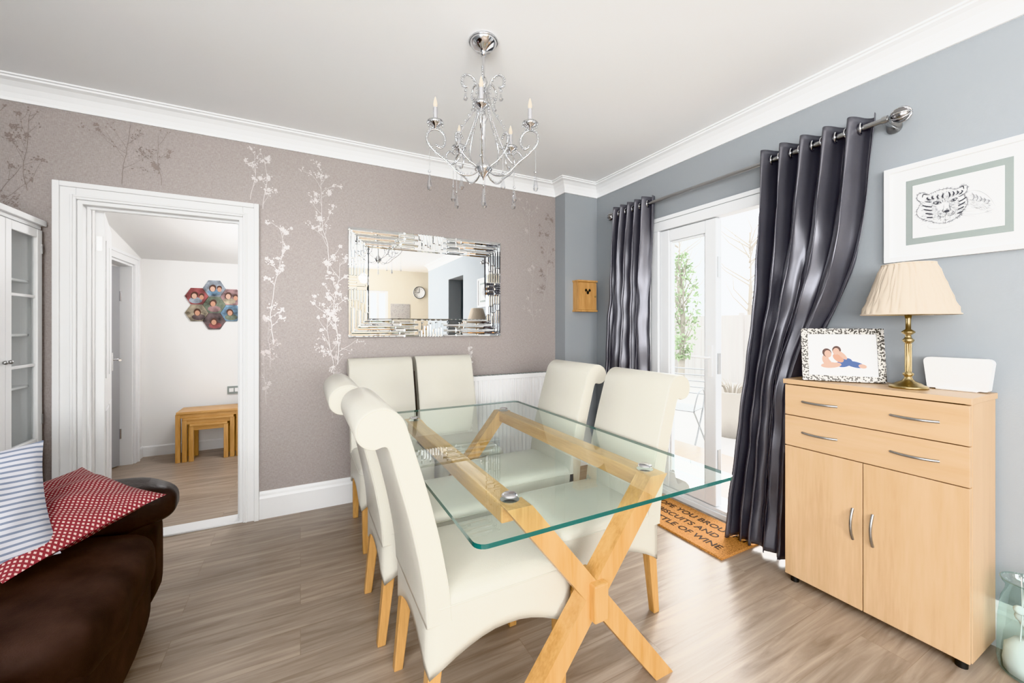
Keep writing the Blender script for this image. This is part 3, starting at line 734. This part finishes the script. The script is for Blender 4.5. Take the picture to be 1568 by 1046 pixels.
# ------------------------------------------------ PHOTO FRAME (standing)
e=empty('photo_frame',(2.255,.950,1.0125)); e.rotation_euler=(0,0,R(-52))
tilt=Matrix.Rotation(R(-9),4,'X')
mb=MB(); w,h=.158,.25; b=.026
mb.box(-w,w,0,.014,0,b,M_leop,tilt); mb.box(-w,w,0,.014,h-b,h,M_leop,tilt); mb.box(-w,-w+b,0,.014,b,h-b,M_leop,tilt); mb.box(w-b,w,0,.014,b,h-b,M_leop,tilt)
rb=random.Random(4)
def bead(x,z): mb.sph((x,.002,z),rb.uniform(.003,.0048),M_dkmetal,(1,.8,1),6,tilt)
for i in range(30): bead(-w+.003+i*(2*w-.006)/29,.004); bead(-w+.003+i*(2*w-.006)/29,h-.004)
for i in range(22): bead(-w+.004,.006+i*(h-.012)/21); bead(w-.004,.006+i*(h-.012)/21)
mb.box(-w+b,w-b,.006,.013,b,h-b,M_paper,tilt)
mb.tube([(0,.045,.16),(0,.085,0)],.012,M_black,6)
Mp=tilt@Matrix.Translation((-.01,.0052,h/2-.004))@Matrix.Rotation(R(90),4,'X')@Matrix.Diagonal((.95,.95,1,1))
M_skin2=mat('print_skin_light',(.58,.37,.28),.6)
for (x,y,a,bb,m_,r) in ((.060,-.042,.040,.015,M_navy,-.25),(.090,-.050,.016,.010,M_skin2,-.2),(.018,-.034,.034,.022,M_navy,.35),(-.035,-.048,.042,.014,M_skin2,.1),(-.052,-.022,.018,.028,M_skin2,.2),(-.022,-.010,.022,.026,M_paper,.4),(-.005,-.012,.016,.026,M_skin,.8),(-.050,.014,.019,.022,M_hair,.2),(-.046,.008,.014,.018,M_skin2,.2),(-.010,.028,.018,.021,M_hair,0),(-.013,.021,.013,.017,M_skin2,-.2),(.012,.002,.010,.026,M_skin2,.7)):
    mb.disc((x,y,0),a,bb,m_,20,Mp,r); Mp=Mp@Matrix.Translation((0,0,.00012))
mb.obj('frame',e,recalc=False)

# ------------------------------------------------ WHITE ROUTER
e=empty('wifi_router',(2.385,.612,1.009)); mb=MB()
lp=[]
w,h,r=.098,.132,.018
for cx,cz,a0 in((w-r,h-r,0),(-w+r,h-r,90),(-w+r,.004+r*.4,180),(w-r,.004+r*.4,270)):
    for k in range(5):
        a=R(a0+k*22.5); q=r if a0<180 else r*.4; lp.append((cx+q*math.cos(a),cz+q*math.sin(a)))
mb.prism(lp,-.02,.02,M_white,'x'); mb.box(-.03,.03,-.06,.06,0,.008,M_white)
mb.obj('casing',e,bevel=.004)

# ------------------------------------------------ WALL PICTURE (tiger)
e=empty('framed_tiger_drawing',(XR-.001,.635,1.785)); mb=MB()
Mt=Matrix(((0,0,-1,0),(-1,0,0,0),(0,1,0,0),(0,0,0,1)))
w,h=.232,.218; f=.022
def fb(u0,u1,v0,v1,n0,n1,m): mb.box(u0,u1,v0,v1,n0,n1,m,Mt)
fb(-w,w,-h,-h+f,0,.025,M_white);fb(-w,w,h-f,h,0,.025,M_white);fb(-w,-w+f,-h+f,h-f,0,.025,M_white);fb(w-f,w,-h+f,h-f,0,.025,M_white)
fb(-w+f,w-f,-h+f,h-f,0,.012,M_paper)
fb(-.157,.157,-.146,.146,.012,.0135,M_greymat); fb(-.134,.134,-.118,.118,.0135,.0150,M_paper)
mb.obj('frame',e,bevel=.0015)
mb=MB(); rt=random.Random(12)
S=1.12; ox,oy=-.032,.002; ZL=[.0160]
def st(pts,wd=.0014,mm=None):
    q=[(p.x,p.y) for p in cr([(ox+a*S,oy+b*S,0) for a,b in pts],6)]
    n=len(q); ws=[1.1*wd*(.35+.65*math.sin(math.pi*(i+.5)/n)) for i in range(n)]
    ZL[0]+=.0000012
    mb.ribbon(q,ws,mm or M_ink,Mt,ZL[0])
def fur(x,y,a,l,wd=.0008,mm=None):
    st([(x,y),(x+l*.5*math.cos(a+.12),y+l*.5*math.sin(a+.12)),(x+l*math.cos(a),y+l*math.sin(a))],wd,mm or M_ink2)
cont=[(-.066,.030),(-.078,.048),(-.074,.066),(-.058,.068),(-.044,.056),(-.018,.064),(.010,.064),(.032,.054),(.046,.064),(.060,.058),(.058,.038),(.052,.026),(.060,.006),(.058,-.014),(.046,-.034),(.034,-.052),(.010,-.064),(-.014,-.064),(-.036,-.052),(-.058,-.040),(-.076,-.022),(-.078,.0),(-.066,.030)]
C2=cr([(a,b,0) for a,b in cont],7)
for i in range(0,len(C2)-3,2):
    p,q=C2[i],C2[i+3]; st([(p.x,p.y),((p.x+q.x)/2+rt.uniform(-.001,.001),(p.y+q.y)/2+rt.uniform(-.001,.001)),(q.x,q.y)],.0014)
for i in range(420):
    p=C2[rt.randrange(len(C2))]; a=math.atan2(p.y,p.x); fur(p.x*rt.uniform(.92,1),p.y*rt.uniform(.92,1),a+rt.uniform(-.5,.5),rt.uniform(.004,.011),.0008)
for i in range(1000):
    a=rt.uniform(0,6.28); r_=rt.uniform(.014,.064); x_=r_*math.cos(a)-.004; y_=r_*.92*math.sin(a); fur(x_,y_,a+rt.uniform(-.35,.35),rt.uniform(.003,.008),.0007,M_ink if rt.random()<.12 else M_ink2)
fx=.006
for sx in(-1,1):
    k=.85 if sx>0 else 1.1
    st([(fx+sx*.012*k,.012),(fx+sx*.020*k,.020),(fx+sx*.033*k,.020),(fx+sx*.024*k,.011),(fx+sx*.012*k,.012)],.0024)
    mb.disc((ox+(fx+sx*.022*k)*S,oy+.0155*S,ZL[0]+.0001),.0035,.0035,M_ink,10,Mt)
    for q in range(4):
        for r2 in range(4):
            d=r2*.0011-.0016
            st([(fx+sx*(.008+q*.011)*k+d,.028+q*.002+d),(fx+sx*(.010+q*.013)*k+d,.038+q*.001),(fx+sx*(.007+q*.013)*k+d,.050-q*.001-d)],.0012)
            st([(fx+sx*(.062-q*.004)*k,.018-q*.017+d),(fx+sx*(.050-q*.002)*k,.010-q*.015+d),(fx+sx*(.036-q*.001)*k,.004-q*.014+d)],.0013)
    for q in range(2):
        for r2 in range(3): st([(fx+sx*(.055-q*.006)*k,.030+q*.006+r2*.001),(fx+sx*.042*k,.024+q*.008+r2*.001),(fx+sx*.036*k,.026+q*.009)],.0012)
    for q in range(4): st([(fx+sx*.012,-.028-q*.003),(fx+sx*.036,-.026-q*.007),(fx+sx*.074,-.030-q*.010)],.0006)
    st([(fx+sx*.007,.008),(fx+sx*.008,-.008),(fx+sx*.011,-.020),(fx+sx*.002,-.027)],.0012)
    st([(fx,-.034),(fx+sx*.010,-.042),(fx+sx*.020,-.036),(fx+sx*.024,-.028)],.0016)
    st([(fx+sx*.046*k-.004,.056),(fx+sx*.055*k-.004,.060),(fx+sx*.058*k-.004,.048)],.0035)
mb.disc((ox+fx*S,oy-.022*S,ZL[0]+.0001),.0085,.0048,M_ink,12,Mt); st([(fx,-.025),(fx,-.035)],.0016); st([(fx-.008,-.052),(fx,-.056),(fx+.008,-.052)],.0012)
st([(.060,.036),(.078,.036),(.098,.022),(.116,-.004),(.128,-.036)],.0012,M_ink2); st([(.044,-.046),(.075,-.052),(.110,-.050),(.128,-.040)],.0010,M_ink2)
st([(-.036,-.056),(-.046,-.068),(-.036,-.080),(.0,-.084),(.03,-.078)],.0009,M_ink2)
for q in range(5):
    for r2 in range(3): st([(.070+q*.010+r2*.001,.030-q*.009),(.076+q*.009+r2*.001,.014-q*.007),(.072+q*.009+r2*.001,.000-q*.005)],.0010,M_ink2)
for i in range(200):
    u=rt.random(); fur(.064+u*.05,.03-u*.04-rt.random()*.05,-.6+rt.uniform(-.2,.2),.007,.0006)
mb.obj('drawing',e,recalc=False)

# ------------------------------------------------ JAR
e=empty('glass_jar',(2.325,.420,0)); mb=MB()
mb.lathe([(0,.004),(.06,.004),(.070,.015),(.076,.05),(.073,.2),(.066,.27),(.056,.30),(.054,.32),(.064,.335),(.066,.345)],(0,0,0),M_jar,28)
mb.tube([(.066*math.cos(t),.066*math.sin(t),.345) for t in [2*math.pi*k/40 for k in range(40)]],.003,M_jar,6,True)
mb.obj('glass',e); mb=MB(); rnd=random.Random(3)
mb.lathe([(0,.012),(.058,.012),(.062,.05),(.058,.10),(.035,.13),(0,.135)],(0,0,0),M_paper,20,rfun=lambda k,z:1+.04*math.sin(k*3.1+z*60))
for k in range(10):
    a=rnd.uniform(0,6.28); r_=rnd.uniform(0,.035); mb.tube(cr([(r_*math.cos(a),r_*math.sin(a),.1),(r_*.8*math.cos(a+.2),r_*.8*math.sin(a+.2),.25),(.9*r_*math.cos(a+.5),.9*r_*math.sin(a+.5),.33+rnd.uniform(0,.08))],5),.0015,M_ink2 if k%2 else M_paper,5)
    mb.sph((r_*math.cos(a),r_*math.sin(a),.15+rnd.uniform(0,.1)),.016,M_paper,n=8)
mb.obj('filling',e)

# ------------------------------------------------ DOORMAT
e=empty('doormat',(2.21,1.78,0)); mb=MB(); mb.box(-.19,.19,-.375,.375,0,.014,M_coir); mb.obj('coir',e,bevel=.003)
for i,(tx_) in enumerate(("HOPE YOU BROUGHT","BISCUITS AND","A BOTTLE OF WINE")):
    cu=bpy.data.curves.new('lettering_%d'%i,'FONT'); cu.body=tx_; cu.size=.070; cu.align_x='CENTER'; cu.extrude=.0005; cu.materials.append(mat('mat_print%d'%i,(.05,.03,.02),.9)); cu.offset=.001
    o=bpy.data.objects.new('lettering_%d'%i,cu); sc.collection.objects.link(o); o.parent=e; o.location=(.070-i*.098,0,.0152); o.rotation_euler=(0,0,R(-90))

# ------------------------------------------------ SOFA
e=empty('sofa',(-1.0,1.35,0)); mb=MB(); O=Vector((-1.0,1.35,0))
def pf(x0,x1,y0,y1,z0,z1,m,ex=5,bul=0,N=14): mb.puff(((x0+x1)/2-O.x,(y0+y1)/2-O.y,(z0+z1)/2),(x1-x0,y1-y0,z1-z0),m,ex,N,None,bul)
pf(-1.52,-.56,.36,2.34,.06,.36,M_suede,10)
pf(-1.28,-.49,.52,1.42,.25,.485,M_suede,4.2,.03,26); pf(-1.28,-.49,1.40,2.16,.25,.485,M_suede,4.2,.03,26)
pf(-1.58,-1.18,.40,2.30,.2,.86,M_bleather,5)
pf(-1.30,-1.08,.55,1.32,.44,.92,M_suede,4); pf(-1.30,-1.08,1.33,2.10,.44,.92,M_suede,4)
pf(-.62,-.515,.54,2.14,.06,.34,M_suede,4.5,.02,20)
for y0,y1 in((2.13,2.40),(.25,.52)):
    pf(-1.5,-.54,y0+.03,y1-.04,.05,.52,M_suede,6)
    pf(-1.5,-.475,y0-.01,y1,.40,.625,M_bleather,3.0,.03,26)
mb.obj('upholstery',e)
def pillow(name,loc,rot,w,h,t,m):
    mb=MB(); N=24
    for sg in(-1,1):
        vs=[]
        for i in range(N+1):
            for j in range(N+1):
                a=i/N*2-1;b=j/N*2-1
                th=max(0,(1-abs(a)**2.6)*(1-abs(b)**2.6))**.6
                px=a*(1-.08*(1-abs(b)**2)*abs(a)); py=b*(1-.08*(1-abs(a)**2)*abs(b))
                vs.append((px*w/2,py*h/2+.006*math.sin(6*a+2)*th,sg*t/2*th+.010*math.sin(5*a+3*b)*th+.004*math.sin(11*a-8*b)*th))
        fs=[(i*(N+1)+j,i*(N+1)+j+1,(i+1)*(N+1)+j+1,(i+1)*(N+1)+j) for i in range(N) for j in range(N)]
        mb.add(vs,fs if sg<0 else [f[::-1] for f in fs],m,True)
    return mb.obj(name,loc=loc,rot=rot,recalc=False)
def orient(ux,n):
    ux=Vector(ux).normalized(); n=Vector(n); n=(n-ux*n.dot(ux)).normalized(); uy=n.cross(ux)
    return Matrix((ux,uy,n)).transposed().to_euler()
pillow('patterned_cushion',(-.785,2.02,.605),orient((.72,-.60,-.16),(.35,-.50,.80)),.45,.45,.11,M_red)
pillow('striped_cushion',(-.905,1.80,.70),orient((.86,.50,.04),(.40,-.80,.40)),.40,.38,.12,M_stripe)

# ------------------------------------------------ DISPLAY CABINET
e=empty('display_cabinet',(-1.43,2.79,0)); mb=MB(); x0,x1,y0,y1=-.185,.18,-.30,.305; zt=1.84
mb.box(x0+.01,x1,y0,y0+.02,.08,zt-.05,M_white); mb.box(x0+.01,x1,y1-.02,y1,.08,zt-.05,M_white); mb.box(x0,x0+.01,y0,y1,0,zt-.03,M_white); mb.box(x0,x1+.03,y0-.02,y1+.02,zt-.03,zt,M_white)
mb.box(x0+.011,x1+.012,y0-.01,y1+.01,zt-.05,zt-.03,M_white)
mb.box(x0+.011,x1,y0,y1,0,.08,M_white); mb.box(x0+.011,x1-.001,y0+.02,y1-.02,.62,.64,M_white)
for z in(.95,1.22,1.5): mb.box(x0+.011,x1-.02,y0+.021,y1-.021,z,z+.012,M_white)
for a,b in((y0,0-.001),(0.001,y1)):
    mb.box(x1,x1+.02,a,a+.045,.62,zt-.055,M_white); mb.box(x1,x1+.02,b-.045,b,.62,zt-.055,M_white); mb.box(x1,x1+.019,a+.046,b-.046,.62,.68,M_white); mb.box(x1,x1+.019,a+.046,b-.046,zt-.10,zt-.055,M_white); mb.box(x1,x1+.02,a,b,.09,.61,M_white)
    mb.box(x1,x1+.012,a+.046,b-.046,1.06,1.075,M_white); mb.box(x1,x1+.012,a+.046,b-.046,1.42,1.435,M_white)
mb.obj('carcass',e,bevel=.003)
mb=MB(); mb.box(x1+.005,x1+.008,y0+.044,y1-.044,.68,zt-.10,M_wglass); mb.obj('glazing',e)
mb=MB(); rnd=random.Random(2)
for z in(.64,.962,1.232,1.512):
    for y in(-.2,-.08,.06,.19): 
        mb.lathe([(0,0),(.02,0),(.005,.01),(.005,.05),(.03,.08),(.032,.13),(.028,.13),(.0,.08)],(.03+rnd.uniform(-.05,.03),y,z),M_jar if rnd.random()<.5 else M_paper,12)
for y in (-.02,.02): mb.sph((x1+.028,y,1.1),.01,M_steel,n=8)
for z in(.75,1.66): mb.box(x1+.0195,x1+.024,y1-.010,y1-.002,z,z+.05,M_steel)
mb.obj('glassware',e)

# ------------------------------------------------ HALL
e=empty('nest_of_tables',(-.775,4.89,0)); mb=MB()
for w,d,h,yo in((.235,.14,.47,0),(.185,.13,.41,-.012),(.135,.12,.35,-.024)):
    mb.box(-w-.012,w+.012,-d+yo,d+yo,h-.022,h,M_oak)
    for sx in(-1,1):
        for sy in(-1,1): mb.box(sx*w-.018,sx*w+.018,sy*(d-.02)-.016+yo,sy*(d-.02)+.016+yo,0,h-.022,M_oakz)
        mb.box(sx*w-.01,sx*w+.01,-d+.02+yo,d-.02+yo,h-.07,h-.022,M_oaky)
    mb.box(-w,w,-d+.012+yo,-d+.03+yo,h-.06,h-.022,M_oak)
mb.obj('tables',e,bevel=.003)
e=empty('shelf_unit',(-.37,4.98,0)); mb=MB()
for x in(-.14,.12): mb.box(x,x+.02,-.13,.13,0,.62,M_white)
for z in(.04,.3,.6): mb.box(-.12,.12,-.13,.13,z,z+.02,M_white)
mb.box(-.12,.12,.12,.13,0,.62,M_black); mb.box(-.10,-.02,-.1,.1,.32,.5,M_greymat); mb.box(0,.08,-.1,.1,.32,.47,M_hair); mb.box(-.10,.06,-.1,.1,.06,.22,M_greymat)
mb.obj('shelves',e,bevel=.002)
e=empty('wall_socket',(-.62,HY,.60)); mb=MB(); mb.box(-.06,.06,-.012,0,-.04,.04,M_greymat); mb.box(-.045,-.005,-.016,-.012,-.02,.02,M_white); mb.box(.005,.045,-.016,-.012,-.02,.02,M_white); mb.obj('plate',e,bevel=.002)
e=empty('hexagon_photo_panels',(-.79,HY,1.494)); r_=.098; i=0
mb=MB()
for cx,cz in((0,0),(0,1),(0,-1),(1.5,.5),(1.5,-.5),(-1.5,.5),(-1.5,-.5)):
    X=cx*r_; Zc=cz*math.sqrt(3)*r_; q=[(X+r_*.985*math.cos(k*math.pi/3),Zc+r_*.985*math.sin(k*math.pi/3)) for k in range(6)]
    mb.prism(q,-.016,-.001,M_print[i],'y')
    Mx=Matrix.Translation((0,-.0165,0))@Matrix.Rotation(R(90),4,'X')
    ro=random.Random(i+40); dx,dy=ro.uniform(-.02,.02),ro.uniform(-.015,.01)
    mb.disc((X+dx,Zc-.042,0),.055,.032,M_print[(i+3)%7],16,Mx); mb.disc((X-.01+dx,Zc+.012+dy,.0003),.030,.038,M_hair,16,Mx,ro.uniform(-.4,.4)); mb.disc((X-.01+dx,Zc+.003+dy,.0006),.021,.027,M_skin2 if i%2 else M_skin,16,Mx)
    if i%2: mb.disc((X+.045+dx*.5,Zc-.01,.0009),.018,.024,M_skin,16,Mx); mb.disc((X+.045+dx*.5,Zc+.006,.00045),.022,.026,M_hair,16,Mx)
    i+=1
mb.obj('panels',e,recalc=False)

# ------------------------------------------------ KITCHEN (seen in the mirror)
e=empty('wall_clock',(2.52,YK,2.08)); mb=MB(); Mx=Matrix.Rotation(R(-90),4,'X')
mb.lathe([(0,.02),(.12,.02),(.125,.035),(.14,.035),(.145,.0),(0,0)],(0,0,0),M_paper,32,Mx)
mb.tube([(.138*math.cos(t),.036,.138*math.sin(t)) for t in [2*math.pi*k/40 for k in range(40)]],.008,M_black,6,True)
mb.box(-.004,.004,.021,.026,0,.09,M_black); mb.box(-.06,0,.021,.026,-.004,.004,M_black)
for k in range(12):
    t=k*math.pi/6; mb.sph((.1*math.cos(t),.022,.1*math.sin(t)),.007,M_black,n=6)
mb.obj('clock',e)
M_tile=vor('mosaic',(.30,.29,.28),(.42,.40,.38),30,.3)
e=empty('kitchen_units',(1.2,YK,0)); mb=MB()
mb.box(-2.3,1.9,0.002,.6,.1,.87,M_white); mb.box(-2.3,1.9,.002,.55,0,.1,M_greymat); mb.box(-2.32,1.92,.002,.62,.87,.91,M_pine)
for k in range(7): mb.box(-2.29+k*.6,-1.705+k*.6,.6,.618,.12,.86,M_cream); mb.cyl((-2.05+k*.6,.64,.78),(-1.95+k*.6,.64,.78),.006,M_chrome)
mb.box(.65,1.1,.002,.012,.91,1.8,M_tile); mb.lathe([(0,0),(.06,0),(.07,.1),(.05,.2),(.02,.22),(0,.22)],(.3,.3,.91),M_steel,16)
mb.obj('cupboards',e,bevel=.003)
for nm,(a,b,z0,z1) in {'added_window_kitchen':(-1.2,.8,.95,2.2),'window_2':(1.35,1.8,1.3,2.1)}.items():  # the wide one is an added window, framing the kitchen fill light
    mb=MB(); 
    for q in((a,a+.06,z0+.06,z1-.06),(b-.06,b,z0+.06,z1-.06),(a,b,z0,z0+.06),(a,b,z1-.06,z1),((a+b)/2-.03,(a+b)/2+.03,z0+.06,z1-.06)): mb.box(q[0],q[1],YK-.09,YK-.03,q[2],q[3],M_pvc)
    mb.box(a-.04,b+.04,YK-.03,YK+.05,z0-.03,z0,M_white); mb.obj(nm,bevel=.004)
mb=MB()
for q in((-2.4,-2.34,.91,2.14),(-.26,-.2,.91,2.14),(-1.33,-1.27,.91,2.14),(-2.4,-.2,.85,.91),(-2.4,-.2,2.14,2.2)): mb.box(XL-.09,XL-.03,q[0],q[1],q[2],q[3],M_pvc)
mb.box(XL-.03,XL+.05,-2.44,-.16,.82,.85,M_white); mb.obj('added_window_left',bevel=.004)  # added left-wall window, built around its fill light

# ------------------------------------------------ GARDEN
boxes('ground_patio',[(XR+.25,14,-8,16,-.22,-.12)],M_patio)
boxes('ground_step',[(XR+.25,3.1,1.0,2.5,-.12,-.03)],M_patio)
mb=MB()
for k in range(90): mb.box(9.5,9.52,-4+k*.2,-4+k*.2+.185,-.12,1.55,M_fence)
for k in range(10): mb.box(9.42,9.498,-4+k*2,-3.9+k*2,-.12,1.6,M_fence)
mb.obj('garden_fence')
def tree(name,x,y,h,r,seed,n=1700,zb=-.12):
    rnd=random.Random(seed); e=empty(name,(x,y,zb)); mb=MB()
    mb.tube(cr([(0,0,0),(.05,.03,h*.3),(0,-.05,h*.6),(.04,0,h*.9)],5),[.07]*5+[.05]*5+[.02]*6,M_bark,8)
    for k in range(26):
        a=rnd.uniform(0,6.28); z=h*rnd.uniform(.3,.85); l=r*rnd.uniform(.5,1)
        mb.tube([(0,0,z),(l*.6*math.cos(a),l*.6*math.sin(a),z+h*.10),(l*math.cos(a+.3),l*math.sin(a+.3),z+h*.2)],[.02,.012,.004],M_bark,5)
    mb.obj('trunk',e)
    if not n: return
    mb=MB()
    for k in range(n):
        a=rnd.uniform(0,6.28); u=rnd.uniform(.22,1); rr=r*math.sqrt(rnd.random())*math.sin(math.pi*min(1,(u-.15)/.9))**.6; z=h*u
        p=Vector((rr*math.cos(a),rr*math.sin(a),z)); s=rnd.uniform(.03,.07); q=Matrix.Rotation(rnd.uniform(0,6.28),4,Vector((rnd.random()-.5,rnd.random()-.5,rnd.random()-.5)).normalized())
        mb.add([(-s,0,0),(0,-s*.5,0),(s,0,0),(0,s*.5,0)],[(0,1,2,3)],M_green,False,Matrix.Translation(p)@q)
    mb.obj('foliage',e,recalc=False)
tree('garden_tree',7.4,6.1,3.0,.4,1,900); tree('garden_tree',11.5,9.6,5.2,1.3,2,0); tree('garden_tree',11.6,7.2,4.6,1.2,5,0)
def bistro(x,y,rz):
    e=empty('garden_chair',(x,y,-.12),(0,0,R(rz))); mb=MB()
    for s in(-.2,.2):
        mb.tube(cr([(.22,s,0),(0,s,.28),(-.16,s,.55),(-.24,s,.92)],5),.011,M_gmetal,7); mb.tube(cr([(-.24,s,0),(0,s,.25),(.2,s,.45)],5),.011,M_gmetal,7)
        mb.tube(cr([(-.17,s,.6),(.0,s*1.15,.68),(.16,s*1.15,.64),(.2,s,.46)],5),.009,M_gmetal,7)
    for k in range(8): mb.box(-.2+k*.055,-.16+k*.055,-.2,.2,.445,.458,M_gmetal)
    for k in range(5): mb.tube([(-.17-k*.018,-.2,.6+k*.07),(-.17-k*.018,.2,.6+k*.07)],.008,M_gmetal,6)
    mb.obj('metalwork',e)
bistro(3.95,3.25,200); bistro(5.2,4.9,140)
e=empty('rattan_planter',(4.9,3.25,-.12),(0,0,R(20))); mb=MB(); M_rat=mat('rattan',(.46,.43,.39),.7,bump=.8,bscale=80)
mb.lathe([(0,0),(.20,0),(.23,.3),(.26,.55),(.27,.57),(.24,.57),(.22,.5),(0,.5)],(0,0,0),M_rat,24)
rnd=random.Random(8)
for k in range(26):
    a=rnd.uniform(0,6.28); mb.tube(cr([(.08*math.cos(a),.08*math.sin(a),.5),(.12*math.cos(a),.12*math.sin(a),.62),(.22*math.cos(a),.22*math.sin(a),.64+rnd.uniform(-.05,.1))],4),[.008]*6+[.003]*3,M_bark,4)
mb.obj('pot_and_plant',e)

# ------------------------------------------------ LIGHT
w=bpy.data.worlds.new('World'); sc.world=w; w.use_nodes=True; nt=w.node_tree; bg=nt.nodes['Background']
bg.inputs[0].default_value=(.96,.98,1,1); bg.inputs[1].default_value=2.6
def area(name,loc,rot,sx,sy,p,col=(1,1,1)):
    l=bpy.data.lights.new(name,'AREA'); l.shape='RECTANGLE'; l.size=sx; l.size_y=sy; l.energy=p; l.color=col
    o=bpy.data.objects.new(name,l); sc.collection.objects.link(o); o.location=loc; o.rotation_euler=rot; return o
area('fill_area_left',(XL-.02,-1.3,1.50),(0,R(-120),0),1.2,2.1,135,(.965,.985,1))  # added fill from an unseen left window, tilted up at the ceiling
area('fill_area_kitchen',(-.2,YK-.02,1.55),(R(120),0,0),2,1.15,150,(.965,.985,1))  # added fill at the kitchen end, also aimed up to brighten the ceiling
l=bpy.data.lights.new('hazy_sun','SUN'); l.energy=7; l.angle=R(50); o=bpy.data.objects.new('hazy_sun',l); sc.collection.objects.link(o)
o.rotation_euler=Vector((-1,-.45,-.75)).to_track_quat('-Z','Y').to_euler()
def lamp(name,loc,p,r=.1,col=(1,.98,.96)):
    l=bpy.data.lights.new(name,'POINT'); l.energy=p; l.shadow_soft_size=r; l.color=col
    o=bpy.data.objects.new(name,l); sc.collection.objects.link(o); o.location=loc
lamp('hall_fill_point',(-.2,4.1,1.85),26,col=(.98,.985,1)); lamp('kitchen_fill_point',(1.2,-2.9,2.3),14); lamp('hall_room_light',(-1.9,4.5,1.5),5)  # bare point lights added to brighten hall and kitchen, no fittings
# ------------------------------------------------ CAMERA
cd=bpy.data.cameras.new('Camera'); cam=bpy.data.objects.new('Camera',cd); sc.collection.objects.link(cam)
cam.location=(0,0,1.27); cam.rotation_euler=(R(90),0,R(-27.7)); cd.sensor_width=36; cd.lens=617/1568*36; cd.shift_y=-23/1568; cd.clip_start=.03
sc.camera=cam
try: sc.view_settings.view_transform='Khronos PBR Neutral'
except Exception as ex:
    print('VT',ex); sc.view_settings.view_transform='Standard'
sc.view_settings.exposure=.30
